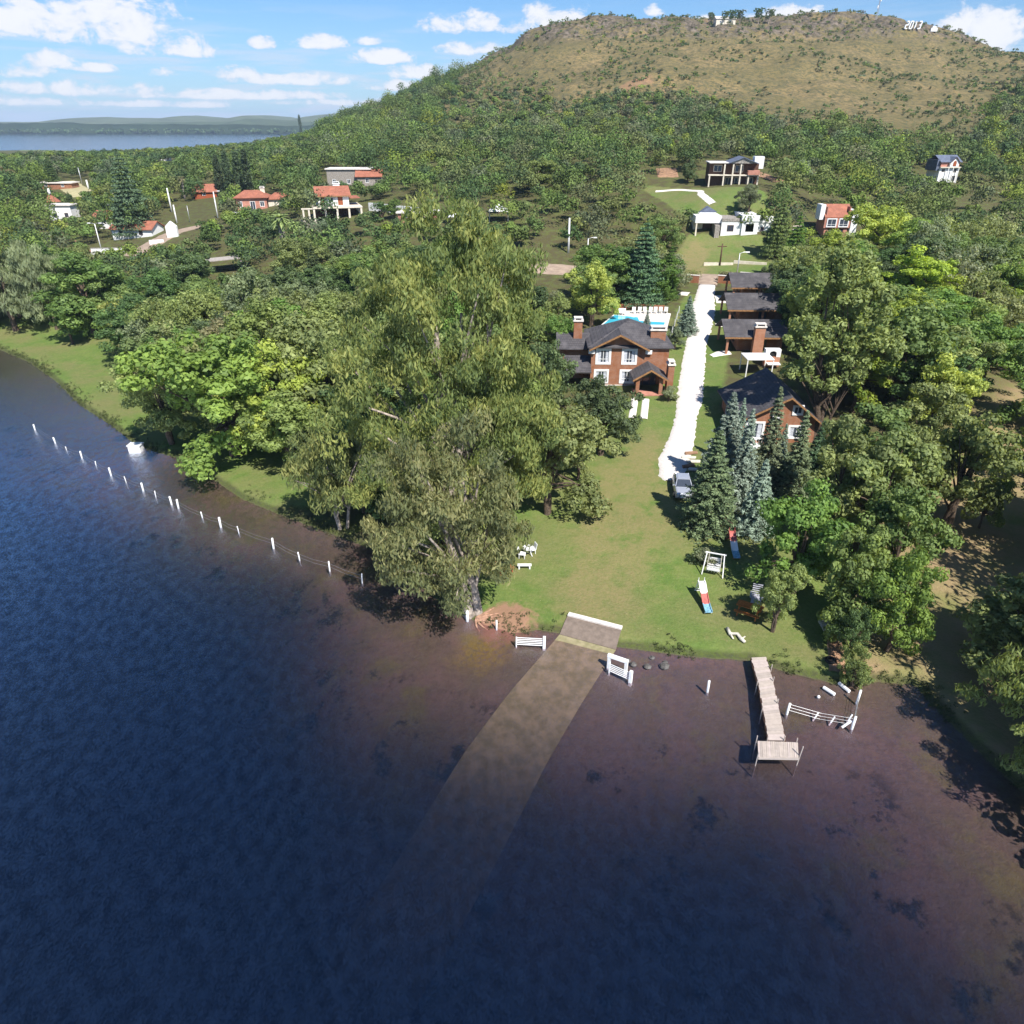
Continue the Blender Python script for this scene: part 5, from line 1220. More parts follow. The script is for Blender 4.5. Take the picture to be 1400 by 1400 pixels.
simple('flat_roofed_house', 85, 301, 'white house with grey flat roof and pink lower front at the left', 6.5, 5, 4.0, .3, 'paving', 'white', .05, 'flat', 2)
simple('flat_roofed_house', 77, 259, 'long low house with pale flat roof below the dry track', 12, 5, 2.0, .35, 'paving', 'brick', 0, 'flat', 2)
simple('white_cottage', 149, 281, 'tiny white cottage in front of the giant cedar', 4, 4, 2.4, 1.0, 'paving', 'white', .2, 'gable', 1)
simple('white_cottage', 28, 249, 'small white domed hut at the left edge of the village', 4, 4, 2.0, .8, 'white', 'white', 0, 'hip', 1)
simple('grey_roofed_house', 227, 220, 'far white house with blue-grey roof among the trees', 7, 6, 2.4, 2.4, 'slate', 'white', .3, 'hip', 2, dz=0).scale = (.7,)*3
simple('white_roofed_house', 380, 188, 'distant house with white roof near the far lake', 12, 8, 2.4, 1.6, 'white', 'white', .2, 'hip', 1, dz=0)
simple('ruined_house', 478, 255, 'unfinished stone building with pale flat roof above the cream house', 13, 7, 4.6, .3, 'paving', 'stone', 0, 'flat', 3)
simple('tiled_annex', 505, 254, 'stone annex with patchy red tiled roof beside the unfinished building', 7, 7, 2.6, 1.6, 'orange', 'stone', .1, 'gable', 1)
simple('garden_shed', 571, 303, 'low shed with pale roof just left of the huge eucalyptus top', 9, 4, 1.8, .3, 'paving', 'pink', 0, 'flat', 2)
simple('hilltop_house', 992, 33, 'little pale house among wind-bent trees on top of the hill', 13, 8, 3.2, 1.6, 'paving', 'cream', 0, 'gable', 2)
r = house('gazebo', 74, 287, 'small round gazebo with conical orange tiled roof and white finial', cat='gazebo')
b = MB(); n = 10; rr = 2.6
b.add([(rr*math.cos(6.283*i/n), rr*math.sin(6.283*i/n), 2.4) for i in range(n)]+[(0, 0, 4.8), (0, 0, 2.3)], [(i, (i+1) % n, n) for i in range(n)]+[((i+1) % n, i, n+1) for i in range(n)]); b.build('roof', M['orange'], r)
for i in range(5): a = 6.283*i/5; MB().box(2.1*math.cos(a)-.15, 2.1*math.cos(a)+.15, 2.1*math.sin(a)-.15, 2.1*math.sin(a)+.15, -1, 2.38).build('post', M['cream'], r)
MB().tube([(0, 0, 4.6), (0, 0, 5.4), (0, 0, 6.2)], [.5, .45, .3], 10).build('finial', M['white'], r)
g = hit(237, 324); MB().prism([(-1.4, -.8), (1.4, -.8), (1.4, 2.6), (0, 3.8), (-1.4, 2.6)], -.4, .4, 'y').build('gate_pillar', M['white'], None, loc=g); tag(COL.objects[-1], 'white peaked gate pillar at the bend of the village road', 'pillar')
g = hit(305, 376); b = MB(); b.prism([(-5, 2.4), (4.6, 3.3), (5, 3.5), (-4.6, 2.6)], 0, 5, 'y'); o = empty('carport', g, 'grey concrete carport slab among the trees below the palms', 'shelter'); b.build('roof', M['concrete'], o)
for x in (-4.2, 4.2): MB().box(x-.15, x+.15, .3, .6, -.5, 2.35+.09*(x+5)).build('post', M['concrete'], o)
g = hit(682, 302); o = empty('tent', g, 'small white pyramid tent right of the huge eucalyptus top', 'tent'); b = MB(); b.add([(-2.2, -2.2, 2.2), (2.2, -2.2, 2.2), (2.2, 2.2, 2.2), (-2.2, 2.2, 2.2), (0, 0, 3.6)], [(0, 1, 4), (1, 2, 4), (2, 3, 4), (3, 0, 4), (3, 2, 1, 0)]); b.build('canopy', M['white'], o)
for x in (-2.1, 2.1):
    for y in (-2.1, 2.1): MB().tube([(x, y, -.3), (x, y, 2.2)], .06, 6).build('pole', M['metal'], o)
g = hit(627, 310); o = empty('tent', g, 'white canopy glimpsed through the eucalyptus top', 'tent'); b = MB(); b.add([(-2.2, -2, 2.2), (2.2, -2, 2.2), (2.2, 2, 2.2), (-2.2, 2, 2.2), (0, 0, 3.4)], [(0, 1, 4), (1, 2, 4), (2, 3, 4), (3, 0, 4), (3, 2, 1, 0)]); b.build('canopy', M['white'], o)
for x in (-2.1, 2.1): MB().tube([(x, -1.9, -.3), (x, -1.9, 2.2)], .06, 6).build('pole', M['metal'], o)
# year sign on the ridge and mast
def letters(txt, px, py, h, label):
    p = hit(px, py); o = empty('hillside_sign', p, label, 'sign', .05)
    for i, ch in enumerate(txt):
        x = i*h*.72
        segs = {'2': [(0, 1, 1, 1), (1, 1, 1, .5), (1, .5, 0, .5), (0, .5, 0, 0), (0, 0, 1, 0)], '0': [(0, 0, 1, 0), (1, 0, 1, 1), (1, 1, 0, 1), (0, 1, 0, 0)], '1': [(.5, 0, .5, 1), (.5, 1, .2, .8)],
                '3': [(0, 1, 1, 1), (1, 1, 1, .5), (1, .5, .3, .5), (1, .5, 1, 0), (1, 0, 0, 0)]}[ch]
        b = MB()
        for u0, v0, u1, v1 in segs: b.bar((x+u0*h*.42+v0*h*.2, 0, v0*h+.8), (x+u1*h*.42+v1*h*.2, 0, v1*h+.8), h*.16, 1.0, up=(0, 1, 0))
        b.build('numeral', M['white'], o)
letters('2013', 1236, 41, 4.0, 'white numerals reading 2013 standing on the hill ridge')
g = hit(1198, 27); o = empty('radio_mast', g, 'thin lattice mast with antennas on the hilltop', 'mast'); b = MB()
for a in range(3): b.tube([(.7*math.cos(a*2.09), .7*math.sin(a*2.09), -1), (.2*math.cos(a*2.09), .2*math.sin(a*2.09), 13)], .12, 5)
for k in range(9): b.bar((-.6+k*.05, 0, k*1.4), (.6-k*.05, .2, k*1.4+1.3), .09)
b.build('tower', M['metal'], o); MB().box(-.9, -.2, -.3, .3, 6.5, 8.2).box(.3, .9, -.3, .3, 10.5, 13.4).build('antenna', M['white'], o)
g = hit(1276, 42); MB().box(-2.2, 2.2, -1, 1, -.5, 1.6).box(-1.2, 1.2, -.8, .8, 1.602, 2.6).build('water_tank', M['white'], None, loc=g); tag(COL.objects[-1], 'small white tank right of the hill numerals', 'tank')
# ------------------------------------------------------------------ poles and lamps
def pole(px, py, top, label, m='white', r0=.16, arm=None, lamp=0, cross=False):
    p = hit(px, py); d = ray(px, top); h = CAMH+d[2]/d[1]*p.y-p.z; o = empty('street_lamp' if lamp else 'utility_pole', p, label, 'street lamp' if lamp else 'pole')
    MB().tube([(0, 0, -.5), (0, 0, h)], [r0*1.25, r0*.8], 8).build('post', M[m], o, True)
    for s in ((-1, 1) if lamp == 2 else (1,) if lamp else ()):
        a = MB().tube([(0, 0, h-.1), (s*.6, 0, h+.15), (s*1.4, 0, h+.2)], .05, 6).build('arm', M['metal'], o)
        MB().box(s*1.4-.35, s*1.4+.35, -.16, .16, h+.08, h+.26).build('lamp_head', M['white'], o)
    if cross: MB().box(-.9, .9, -.07, .07, h-.6, h-.45).build('crossarm', M[m], o)
    return o
pole(777, 346, 298, 'tall white concrete pole behind the street, left of the short lamp', 'white', .19)
pole(803, 353, 326, 'short white street lamp with a bent arm right of the tall white pole', 'white', .1, lamp=1)
pole(984, 363, 333, 'dark wooden pole on the verge facing the driveway', 'dark_wood', .15, cross=True)
pole(1007, 378, 346, 'slender grey lamp post near the brick entrance wall', 'metal', .1, lamp=1)
pole(235, 290, 257, 'tall white concrete pole left of the village road', 'white', .22)
pole(242, 305, 280, 'shorter white pole on the village road bend', 'white', .2)
pole(298, 298, 262, 'street lamp with arm pointing left below the cypress row', 'white', .16, lamp=1)
pole(260, 304, 281, 'thin pole on the grass verge between the white poles and the lamp', 'metal', .09)
pole(139, 343, 306, 'white street lamp with two round heads over the corner wall', 'white', .12, lamp=2)
pole(1219, 334, 313, 'short grey pole sticking out of the woods right of the orange-roofed tower house', 'metal', .14)
pole(113, 254, 229, 'thin distant pole behind the dry track', 'metal', .14)
pole(163, 262, 240, 'thin distant white pole left of the giant cedar', 'white', .14)
pole(121, 258, 246, 'short white post with round top on the dry track', 'white', .3)

# ------------------------------------------------------------------ pool
pc = hit(880, 441); PZ = pc.z+.55
o = empty('swimming_pool', (pc.x, pc.y, PZ), 'turquoise angled swimming pool on a white paved terrace behind the left brick lodge', 'pool')
def loc_(px, py): q = onz(px, py, PZ); return (q[0]-pc.x, q[1]-pc.y)
deck = [loc_(*q) for q in [(812, 452), (842, 428), (855, 424), (918, 426), (908, 462), (904, 470), (850, 470)]]
wat = [loc_(*q) for q in [(822, 446), (840, 431), (872, 434), (874, 439), (909, 441), (907, 449), (868, 449), (850, 444), (832, 456)]]
MB().prism(deck, -1.6, -.06, 'z').build('terrace', M['paving'], o)
def ring(poly, k): c = np.mean(poly, 0); return [tuple(c+(np.array(p)-c)*k) for p in poly]
MB().prism(ring(wat, 1.06), -.058, .03, 'z').build('pool_edge', M['white'], o)
MB().prism(wat, -.03, .045, 'z').build('pool_water', M['poolw'], o)
def chair(): 
    r = empty('pool_chair', (0, 0, 0), 'white plastic chair in the row along the far edge of the pool terrace', 'chair', 0, 'white chairs beside the pool')
    MB().box(-.28, .28, -.28, .28, .38, .43).build('seat', M['white'], r); MB().prism([(.26, .4), (.3, .4), (.42, .95), (.38, .95)], -.28, .28, 'x').build('backrest', M['white'], r)
    for x in (-.24, .24):
        for y in (-.24, .24): MB().box(x-.025, x+.025, y-.025, y+.025, 0, .38).build('leg', M['white'], r)
    return r
def dup(root, loc, rz=0, label=None):
    r = root.copy(); COL.objects.link(r); r.location = loc; r.rotation_euler = (0, 0, rz)
    if label: r['label'] = label
    for ch in list(root.children):
        c = ch.copy(); COL.objects.link(c); c.parent = r
        for g2 in ch.children: d = g2.copy(); COL.objects.link(d); d.parent = c
    return r
ch0 = chair()
for i, px in enumerate([848, 853, 866, 874, 882, 889, 896, 903, 910]):
    q = onz(px, 428 if i > 1 else 430, PZ); L_ = (q[0], q[1], PZ-.055)
    if i == 0: ch0.location = L_
    else: dup(ch0, L_, rng.uniform(-.4, .4))
q = onz(914, 468, PZ)
# pool fence
a, b = hit(928, 428), hit(912, 478); o = empty('pool_fence', a, 'low wire fence with pale posts between pool and driveway', 'fence'); L = b-a
for k in range(6): c = L*(k/5); MB().tube([(c.x, c.y, c.z-.3), (c.x, c.y, c.z+1.1)], .05, 6).build('post', M['white'], o)
rb = MB(); [rb.tube([(0, 0, z), (L.x, L.y, L.z+z)], .02, 5) for z in (.4, .75, 1.05)]; rb.build('rail', M['metal'], o)

# ------------------------------------------------------------------ car
g = hit(932, 672); o = empty('parked_car', (g.x, g.y, g.z+.02), 'silver hatchback parked at the end of the white driveway against the spruces', 'car', math.radians(-6))
cp = mat('silver_paint', (.55, .57, .62), .3, .03, 2, spec=.6, metal=.5)
def loft(sec, name, m, parent):
    """sec: list of (y, halfwidth, z0, z1, top halfwidth)"""
    V, Fc = [], []
    for y, hw, z0, z1, tw in sec:
        V += [(-hw, y, z0), (-hw*1.02, y, (z0*.55+z1*.45)), (-tw, y, z1-.05), (-tw*.86, y, z1), (tw*.86, y, z1), (tw, y, z1-.05), (hw*1.02, y, (z0*.55+z1*.45)), (hw, y, z0)]
    n = len(sec)
    for i in range(n-1):
        for j in range(8): Fc.append((i*8+j, i*8+(j+1) % 8, (i+1)*8+(j+1) % 8, (i+1)*8+j))
    Fc += [tuple(range(8)), tuple(range((n-1)*8, n*8))[::-1]]
    b = MB(); b.add(V, [f[::-1] for f in Fc]); return b.build(name, m, parent, False)
loft([(-2.08, .62, .38, .62, .58), (-1.98, .80, .25, .78, .72), (-1.4, .86, .22, .90, .78), (-.95, .87, .22, .97, .8), (.9, .87, .22, 1.0, .8), (1.75, .85, .24, 1.0, .77), (2.0, .78, .3, .9, .7), (2.06, .62, .4, .7, .58)], 'body', cp, o)
loft([(-.95, .80, .93, .99, .78), (-.25, .76, .95, 1.42, .62), (.2, .76, .95, 1.47, .62), (1.15, .76, .95, 1.45, .6), (1.8, .74, .93, 1.0, .7)], 'window', M['glass'], o)
loft([(-.22, .64, 1.40, 1.46, .6), (.2, .65, 1.44, 1.51, .6), (1.12, .63, 1.42, 1.48, .58)], 'roof', cp, o)
b = MB(); [b.bar((s*.79, -.93, .98), (s*.62, -.24, 1.45), .07) for s in (-1, 1)]; [b.bar((s*.61, 1.14, 1.45), (s*.72, 1.78, .99), .09) for s in (-1, 1)]; [b.bar((s*.775, .35, .97), (s*.63, .35, 1.46), .07) for s in (-1, 1)]; b.build('pillar', cp, o)
for x in (-.86, .86):
    for y in (-1.3, 1.3):
        wl = MB().tube([(x-.1, y, .31), (x+.1, y, .31)], .31, 16).build('wheel', M['black'], o); s = 1 if x > 0 else -1
        MB().tube([(x+s*.09, y, .31), (x+s*.115, y, .31)], .19, 12).build('rim', M['metal'], wl)
for s in (-1, 1):
    MB().box(s*.62-.16, s*.62+.16, -2.07, -1.95, .55, .70).build('headlight', M['curtain'], o)
    MB().box(s*.95-.09, s*.95+.09, -.72, -.58, .92, 1.05).build('mirror', cp, o)
MB().box(-.36, .36, -2.13, -2.05, .34, .46).build('number_plate', M['white'], o)
# firewood and rocks beside the car
g = hit(941, 628); rg = np.random.default_rng(3)
for k, (dx, dy, c) in enumerate([(0, 0, 'bone'), (.3, -.9, 'bone'), (-.3, -1.8, 'dirt'), (.5, .9, 'dirt'), (.1, -2.6, 'bone')]):
    x, y = g.x+dx, g.y+dy; q = MB().tube([(-.7, 0, .14), (.7, .2, .16)], .15, 7); q.tube([(-.6, .3, .14), (.75, .45, .14)], .13, 7)
    tag(q.build('cut_log', M[c], None, loc=(x, y, gz(x, y)), rz=rg.uniform(-.4, .4)), ['pale cut logs, top pile behind the car', 'pale cut logs, second pile behind the car', 'brown cut logs nearest the car roof', 'brown cut logs at the driveway edge behind the spruce', 'pale cut logs touching the car'][k], 'firewood')

# ------------------------------------------------------------------ jetty
PZ = .75
def zp(px, py, z): q = onz(px, py, z); return Vector((q[0], q[1], z))
A0, A1, B0, B1 = zp(1027, 899, PZ), zp(1047, 898, PZ), zp(1051, 1012, PZ), zp(1074, 1012, PZ)
mid0, mid1 = zp(1037, 935, PZ), zp(1057, 931, PZ)
o = empty('jetty', ((A0+A1)/2), 'weathered wooden plank jetty ending in a wider T platform', 'jetty'); O = o.location.copy()
n = 30; lines = []
cl = lambda u, a, m_, b: a.lerp(m_, u/.32) if u < .32 else m_.lerp(b, (u-.32)/.68)
for i in range(n):
    u0, u1 = i/n, (i+.93)/n; q = [cl(u0, A0, mid0, B0), cl(u0, A1, mid1, B1), cl(u1, A1, mid1, B1), cl(u1, A0, mid0, B0)]
    j = rng.uniform(-.035, .035); zz_ = rng.uniform(-.012, .012)
    q = [p-O+Vector((j, 0, zz_)) for p in q]
    MB().hull8([p-Vector((0, 0, .05)) for p in q], q).build('plank', M[['deck', 'deck2', 'deck3'][int(rng.integers(3))]], o)
for E0, E1 in ((A0, mid0), (mid0, B0), (A1, mid1), (mid1, B1)):
    MB().bar(E0-O-Vector((0, 0, .14)), E1-O-Vector((0, 0, .14)), .09, .16).build('beam', M['dark_wood'], o)
C0, C1, D0, D1 = zp(1036, 1013, PZ), zp(1091, 1015, PZ), zp(1037, 1034, PZ), zp(1092, 1035, PZ)
n = 19
for i in range(n):
    u0, u1 = i/n, (i+.94)/n; q = [D0.lerp(D1, u0), D0.lerp(D1, u1), C0.lerp(C1, u1), C0.lerp(C1, u0)]; q = [p-O+Vector((0, rng.uniform(-.02, .02), rng.uniform(-.01, .01))) for p in q]
    MB().hull8([p-Vector((0, 0, .05)) for p in q], q).build('plank', M[['deck', 'deck2', 'deck3'][int(rng.integers(3))]], o)
for a, b in ((C0, C1), (D0, D1)): MB().bar(a-O-Vector((0, 0, .13)), b-O-Vector((0, 0, .13)), .12, .15).build('beam', M['deck2'], o)
for p, lean in ((C0, (0, 0)), (C1, (0, 0)), (D0, (0, -.1)), (D1, (.25, .1)), (B0, (0, 0)), (B1, (0, 0)), (mid0, (0, 0)), (mid1, (.1, 0)), (A1.lerp(mid1, .5), (.05, 0)), (mid1.lerp(B1, .4), (.08, 0)), (mid0.lerp(B0, .5), (0, 0))):
    q = p-O; ex = .55 if p in (C0, D0) else .95 if p == D1 else .45
    s = 1 if (p.x-O.x) > .3 else -1
    MB().tube([(q.x+s*.09, q.y, -2.2), (q.x+s*.09+lean[0], q.y+lean[1], ex*.8)], .036, 7).build('post', M['deck2'], o)
# ------------------------------------------------------------------ posts in the water
PT = []
def wpost(px, py, h, label, r=.10, lean=(0, 0), m='white', group='white posts standing in the lake'):
    q = onz(px, py, 0.0); o = MB().tube([(0, 0, gz(q[0], q[1])-.3), (lean[0]*.5, lean[1]*.5, h*.5), (lean[0], lean[1], h)], [r*1.05, r, r*.9], 10).build('fence_post', M[m], None, True, loc=(q[0], q[1], 0))
    PT.append(Vector((q[0]+lean[0], q[1]+lean[1], h*.8)))
    return tag(o, label, 'post', group)
LP = [(48, 588, .9, .12), (76, 606, .9, .12), (91, 615, .5, .06), (112, 626, 1.0, .12), (131, 636, .6, .06), (152, 650, 1.1, .13), (173, 660, .9, .06), (196, 671, 1.1, .13), (213, 680, .9, .06),
      (235, 690, 1.1, .13), (244, 695, 1.2, .13), (277, 708, .8, .08), (302, 721, 1.3, .14), (327, 729, .9, .06), (374, 750, 1.3, .13), (410, 766, 1.0, .08), (451, 781, 1.2, .09), (495, 797, 1.1, .08)]
for k, (px, py, h, r) in enumerate(LP):
    wpost(px, py, h*.85, ('thick white' if r > .1 else 'thin pale')+' lake fence post, '+['first', 'second', 'third', 'fourth', 'fifth', 'sixth', 'seventh', 'eighth', 'ninth', 'tenth', 'eleventh', 'twelfth', 'thirteenth', 'fourteenth', 'fifteenth', 'sixteenth', 'seventeenth', 'last'][k]+' of the line from the left', r*.75, (rng.uniform(-.08, .08), 0))
b = MB()
for p, q in zip(PT, PT[1:]):
    for dz in (0, -.35):
        m_ = (p+q)/2-Vector((0, 0, .12)); b.tube([p+Vector((0, 0, dz)), m_+Vector((0, 0, dz)), q+Vector((0, 0, dz))], .008, 4, False)
tag(b.build('fence_wire', M['metal']), 'sagging wires strung between the lake fence posts on the left', 'wire')
wpost(639, 849, 1.0, 'white post at the foot of the leaning eucalyptus', .12); wpost(679, 861, .9, 'white post on the red earth bank', .07)
wpost(967, 946, 1.0, 'lone white post in shallow water left of the jetty', .09)
PT.clear()
wpost(1075, 977, .9, 'white post right of the jetty, left end of the wire fence', .085, (.12, .1))
wpost(1164, 997, 1.0, 'white braced post at the outer corner of the wire fence', .09, (.1, .1))
wpost(1171, 962, 1.1, 'white post at the tip of the hedge bush', .085, (.08, .1))
for p, lb in ((((1115, 981)), 'short white stub inside the wire fence, left one'), ((1137, 987), 'short white stub inside the wire fence, middle one'), ((1161, 984), 'short white stub inside the wire fence, right one')):
    q = onz(*p, 0); tag(MB().tube([(-.18, -.1, -.2), (.18, .12, .35)], .05, 8).build('wooden_stub', M['white'], None, loc=(q[0], q[1], 0)), lb, 'stub', 'white stubs by the wire fence')
q = onz(1158, 996, 0); tag(MB().tube([(-.35, 0, .1), (.25, .15, .55)], .08, 8).build('brace', M['white'], None, loc=(q[0], q[1], 0)), 'white slanting brace against the corner post', 'brace')
b = MB()
for z in (.3, .55, .8):
    for p, q in ((PT[0], PT[1]), (PT[1], PT[2])):
        m_ = (p+q)/2; b.tube([(p.x, p.y, z), (m_.x, m_.y, z-.16), (q.x, q.y, z)], .013, 4, False)
tag(b.build('fence_wire', M['metal']), 'three sagging wires between the posts right of the jetty', 'wire')
for (p, q), lb in (((((1126, 940), (1141, 950))), 'white concrete post lying in the shallows, left of two'), (((1147, 934), (1161, 946)), 'white concrete post fallen against the hedge bush')):
    a, c = onz(*p, .08), onz(*q, .08); L = math.hypot(c[0]-a[0], c[1]-a[1]); d = MB().tube([(0, 0, .02), (L, 0, .04)], .12, 8)
    tag(d.build('fallen_post', M['white'], None, loc=tuple(a), rz=math.atan2(c[1]-a[1], c[0]-a[0])), lb, 'post')
q = onz(1119, 953, 0); bm_ = MB(); R_ = .11; bm_.tube([(0, 0, R_*math.sin(t)) for t in np.linspace(-1.5, 1.5, 9)], [R_*math.cos(t) for t in np.linspace(-1.5, 1.5, 9)], 12); tag(bm_.build('ball', M['white'], None, True, loc=(q[0], q[1], .03)), 'small white ball floating between jetty and shore', 'ball')
# gates at the ramp
def wgate(p0, p1, h, n, label, extra=None):
    a, c = onz(*p0, .25), onz(*p1, .25); d = Vector((c[0]-a[0], c[1]-a[1], 0)); L = d.length; o = empty('metal_gate', (a[0], a[1], 0), label, 'gate', math.atan2(d.y, d.x))
    for k in range(n): MB().tube([(0, 0, .2+h*k/(n-1)), (L, 0, .2+h*k/(n-1))], .03, 7).build('rail', M['white'], o)
    MB().box(-.04, .04, -.04, .04, -.6, h+.25).build('post', M['white'], o); MB().box(L-.1, L+.1, -.1, .1, -.9, h+.4).build('post', M['white'], o)
    return o
wgate((706, 880), (744, 882), .62, 5, 'white railed gate in the water left of the boat ramp')
o = wgate((833, 916), (862, 929), .6, 5, 'white railed gate and frame in the water right of the boat ramp')
a, c = onz(832, 913, 0), onz(855, 921, 0); fr_ = empty('goal_frame', (a[0], a[1], 0), 'white square post frame standing behind the right ramp gate', 'frame', math.atan2(c[1]-a[1], c[0]-a[0])); L = math.hypot(c[0]-a[0], c[1]-a[1])
MB().box(-.1, .1, -.1, .1, -.8, 1.0).build('post', M['white'], fr_); MB().box(L-.1, L+.1, -.1, .1, -.8, 1.0).build('post', M['white'], fr_); MB().box(-.12, L+.12, -.12, .12, 1.002, 1.22).build('crossbar', M['white'], fr_)
# white box on the left shore
g = hit(187, 616); MB().box(-.7, .7, -.5, .5, -.3, .75).box(-.78, .78, -.58, .58, .752, .84).build('white_box', M['white'], None, loc=g); tag(COL.objects[-1], 'white concrete box at the left waterline', 'box')
# reeds and rough grass along the bank
rg = np.random.default_rng(12); RC = []
for i in range(len(SH)-1):
    a_, b_ = np.array(SH[i]), np.array(SH[i+1]); L = np.hypot(*(b_-a_))
    if i < 5 or L > 60 or a_[1] < 24: continue
    for k in range(int(L*11)):
        p_ = a_+(b_-a_)*rg.random()+rg.normal(size=2)*.22; n_ = np.array([-(b_-a_)[1], (b_-a_)[0]])/L; p_ = p_+n_*abs(rg.normal())*.7
        if ss(.25, .6, vnoise(p_[:1], p_[1:], 3.1, 14))[0] < rg.random()*.9: continue
        RC.append((p_[0], p_[1]))
RC = np.array(RC); keepm = segdist(RC[:, 0], RC[:, 1], [(a0.x, a0.y), (a1.x, a1.y), (b1.x, b1.y), (b0.x, b0.y)]) > .3
keepm &= ~inside(RC[:, 0], RC[:, 1], [(a0.x, a0.y), (a1.x, a1.y), (b1.x, b1.y), (b0.x, b0.y)]); RC = RC[keepm]
C_ = np.stack([RC[:, 0], RC[:, 1], np.maximum(T(RC[:, 0], RC[:, 1]), 0)+.10], -1)
v_, f_, a_ = leafcloud(C_, np.full((len(C_), 3), .2)*np.array([1, 1, .8]), 14, .22, .05, rg, -1.2, .4, 0, 0)
a_ = a_[:, None]; tint = np.array([.07, .085, .03])*(.5+1.0*a_)
me = npmesh('shore_grass', v_, f_, fm, False, {'tint': ('FLOAT_COLOR', 'POINT', np.concatenate([tint, np.ones_like(a_)], 1))})
tag(meshobj('shore_grass', me), kind='stuff')
# rocks at the ramp
g = onz(883, 903, 0)
for k in range(7):
    x, y = g[0]+rng.uniform(-1.6, 1.6), g[1]+rng.uniform(-.7, .6); s = rng.uniform(.2, .42); th = np.linspace(-1.4, 1.4, 5)
    tag(MB().tube([(rng.uniform(-.03, .03), 0, s*.5*math.sin(t)) for t in th], [s*math.cos(t)*rng.uniform(.8, 1.1) for t in th], 7).build('stone', M['rock'], None, loc=(x, y, 0)), 'dark wet stone in the shallows right of the boat ramp', 'stone', 'wet stones right of the ramp')
# ------------------------------------------------------------------ playground and lawn things
def slide(px, py, cols, label, rz):
    g = hit(px, py); o = empty('playground_slide', g, label, 'slide', rz); o.scale = (.85,)*3
    P_ = [(1.5, 1.55), (1.15, 1.5), (.35, .95), (-.6, .42), (-1.35, .22), (-1.6, .2)]
    for i in range(3):
        seg = [P_[:3], P_[2:4], P_[3:]][i]; b = MB()
        for (y0, z0), (y1, z1) in zip(seg, seg[1:]):
            b.hull8([(-.28, y1, z1), (.28, y1, z1), (.28, y0, z0), (-.28, y0, z0)], [(-.28, y1, z1+.04), (.28, y1, z1+.04), (.28, y0, z0+.04), (-.28, y0, z0+.04)])
            for s in (-1, 1): b.hull8([(s*.31-.03, y1, z1), (s*.31+.03, y1, z1), (s*.31+.03, y0, z0), (s*.31-.03, y0, z0)], [(s*.31-.03, y1, z1+.16), (s*.31+.03, y1, z1+.16), (s*.31+.03, y0, z0+.16), (s*.31-.03, y0, z0+.16)])
        b.build('chute', M[cols[i+1]], o)
    b = MB()
    for s in (-1, 1): b.bar((s*.27, 2.1, 0), (s*.27, 1.5, 1.6), .06); b.bar((s*.27, 1.5, 1.6), (s*.27, 1.45, 2.0), .05); MB().bar((s*.3, -1.4, 0), (s*.3, -1.4, .22), .06).build('leg', M[cols[0]], o)
    for k in range(6): b.bar((-.27, 2.0-k*.1, .27*(k+1)-.1), (.27, 2.0-k*.1, .27*(k+1)-.1), .05)
    b.build('ladder', M[cols[0]], o)
slide(1002, 754, ['red', 'red', 'white', 'blue'], 'slide with red top, white and blue chute at the edge of the tree shade', math.radians(-2))
slide(962, 826, ['white', 'white', 'red', 'blue'], 'slide with white top, red and blue chute out on the open lawn', math.radians(3))
g = hit(975, 781); o = empty('garden_swing', g, 'white A-frame glider swing beside the grey shrubs', 'swing', -.35); b = MB()
for s in (-1, 1):
    for y in (-1, 1): b.bar((s*.85, y*.8, 0), (s*.7, y*.1, 1.75), .07)
b.bar((-.85, 0, 1.75), (.85, 0, 1.75), .08); b.build('frame', M['white'], o)
for y, nm in ((-.45, 'a'), (.45, 'b')):
    b = MB(); [b.box(-.5, .5, y-.2+k*.14, y-.1+k*.14, .42, .46) for k in range(3)]; s_ = 1 if y > 0 else -1; [b.box(-.5, .5, y+s_*.24, y+s_*.28, .5+k*.16, .6+k*.16) for k in range(3)]; b.build('seat', M['white'], o)
b = MB(); [b.box(x-.04, x+.04, -.5, .5, .2, .25) for x in (-.35, -.12, .12, .35)]; [b.bar((s*.55, y, .2), (s*.5, 0, 1.7), .035) for s in (-1, 1) for y in (-.45, .45)]; b.build('footboard', M['bone'], o)
def picnic(px, py, m, label, rz, L=1.9, attached=True):
    g = hit(px, py); o = empty('picnic_table', g, label, 'picnic table', rz)
    b = MB(); [b.box(-L/2, L/2, -.38+k*.155, -.24+k*.155, .72, .76) for k in range(5)]; b.build('tabletop', M[m], o)
    for s in (-1, 1): b = MB(); [b.box(-L/2, L/2, s*.72-.15+k*.155, s*.72-.01+k*.155, .43, .47) for k in range(2)]; b.build('bench_seat', M[m], o)
    for x in (-L/2+.25, L/2-.25):
        b = MB(); b.bar((x, -.3, .72), (x, -.75, 0), .08); b.bar((x, .3, .72), (x, .75, 0), .08); b.bar((x, -.8, .38), (x, .8, .38), .07); b.build('leg_frame', M[m], o)
    return o
picnic(1023, 839, 'orangew', 'orange wooden picnic table with two benches on the lawn', math.radians(-32), 1.9)
g = hit(1033, 822); o = empty('lounge_chair', g, 'grey slatted wooden recliner beside the orange picnic table', 'chair', math.radians(-20)); b = MB()
[b.box(-.38, .38, -.9+k*.15, -.78+k*.15, .38, .42) for k in range(8)]; b.build('seat', M['greyw'], o); b = MB(); [b.bar((-.38, .32+k*.11, .45+k*.12), (.38, .32+k*.11, .45+k*.12), .11, .03) for k in range(6)]; b.build('backrest', M['greyw'], o)
for x in (-.36, .36):
    for y in (-.8, .3): MB().box(x-.04, x+.04, y-.04, y+.04, 0, .378).build('leg', M['greyw'], o)
for x in (-.45, .45): MB().box(x-.06, x+.06, -.5, .4, .6, .64).build('armrest', M['greyw'], o)
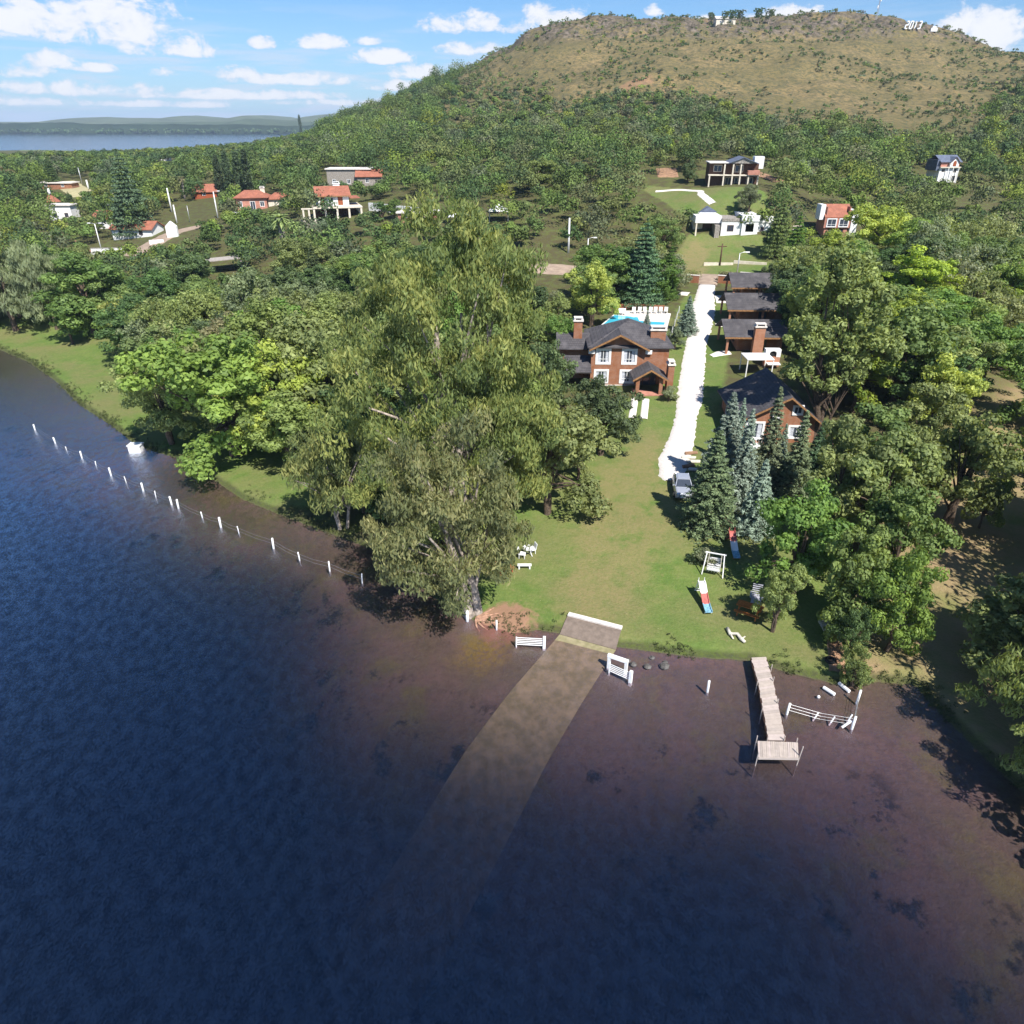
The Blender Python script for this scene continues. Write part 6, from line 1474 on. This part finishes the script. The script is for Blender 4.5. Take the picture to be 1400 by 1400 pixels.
g = hit(994, 862); a = Vector((0, 0, .12)); pts = [hit(994, 861), hit(998, 869), hit(1008, 869), hit(1013, 876), hit(1018, 880)]
b = MB(); b.tube([p-g+Vector((0, 0, .16)) for p in pts], [.13, .15, .13, .14, .11], 9); b.tube([pts[1]-g+Vector((0, 0, .15)), pts[1]-g+Vector((.1, -.5, .1))], [.1, .06], 7); b.tube([pts[3]-g+Vector((0, 0, .15)), pts[3]-g+Vector((.35, .25, .2))], [.09, .05], 7)
tag(b.build('driftwood_log', M['bone'], None, True, loc=g), 'bleached crooked log lying on the grass near the shore', 'log')
g = hit(1135, 904); b = MB(); N_ = 18
tv = [((.3+.11*math.cos(v))*math.cos(u), (.3+.11*math.cos(v))*math.sin(u), .11*math.sin(v)+.11) for u in np.linspace(0, 2*math.pi, N_, endpoint=False) for v in np.linspace(0, 2*math.pi, 8, endpoint=False)]
b.add(tv, [(i*8+j, ((i+1) % N_)*8+j, ((i+1) % N_)*8+(j+1) % 8, i*8+(j+1) % 8) for i in range(N_) for j in range(8)]); tag(b.build('old_tyre', M['black'], None, True, loc=g), 'black tyre lying on the grass above the right shore', 'tyre')
g = hit(1137, 862); o = empty('garden_steps', g, 'short flight of pale timber steps at the right edge of the lawn', 'steps')
for k in range(4): MB().box(-.65, .75, -.5+k*.42, -.2+k*.42, -.15, .1+k*.1).build('step', M['bone'], o)
at('shrub', 952, 768, 748, 'dull grey-green shrub on the lawn, left of the pair', m='grey', name='shrub', cat='shrub', wid=1.0)
at('shrub', 962, 772, 750, 'dull grey-green shrub touching the white swing', m='grey', name='shrub', cat='shrub', wid=1.15)
picnic(686, 780, 'rust', 'reddish wooden picnic table half in the shade of the huge eucalyptus', math.radians(35), 1.7)
g = hit(722, 758); o = empty('garden_table', g, 'round white plastic table under the trees at the left lawn edge', 'table'); MB().tube([(0, 0, .68), (0, 0, .73)], .5, 16).build('tabletop', M['white'], o); [MB().bar((.1*x, .1*y, .68), (.35*x, .35*y, 0), .05).build('leg', M['white'], o) for x in (-1, 1) for y in (-1, 1)]
for (px, py, rz), lb in (((714, 762, 1.4), 'white plastic chair left of the round white table'), ((727, 756, -1.2), 'white plastic chair right of the round white table')):
    q = hit(px, py); c = dup(ch0, q, rz, lb); c['group'] = 'chairs at the round white table'
g = hit(717, 777); o = empty('bench', g, 'low white plank bench on the grass near the round white table', 'bench'); MB().box(-.6, .6, -.17, .17, .32, .38).build('seat', M['white'], o); [MB().box(x-.06, x+.06, -.14, .14, -.05, .318).build('leg', M['white'], o) for x in (-.45, .45)]
# roots of the shore eucalyptus
g = hit(662, 845); b = MB()
for k in range(9):
    a = -1.7+k*.3; ln = rng.uniform(1.0, 2.6); pts = []
    for q in np.linspace(0, 1, 6):
        x, y = g.x+math.cos(a+q*.25)*ln*q-.6, g.y+math.sin(a+q*.25)*ln*q*.6; pts.append((x, y, max(gz(x, y), -.1)+.10*(1-q)))
    b.tube(pts, [.12*(1-.75*q)+.015 for q in np.linspace(0, 1, 6)], 6)
rt = b.build('root', mat('root_bark', (.42, .24, .16), .95, .2, 4, bump=.4), None, True)
for q in COL.objects:
    if q.get('label', '').startswith('leaning eucalyptus'):
        rt.parent = q; rt.location = -q.location
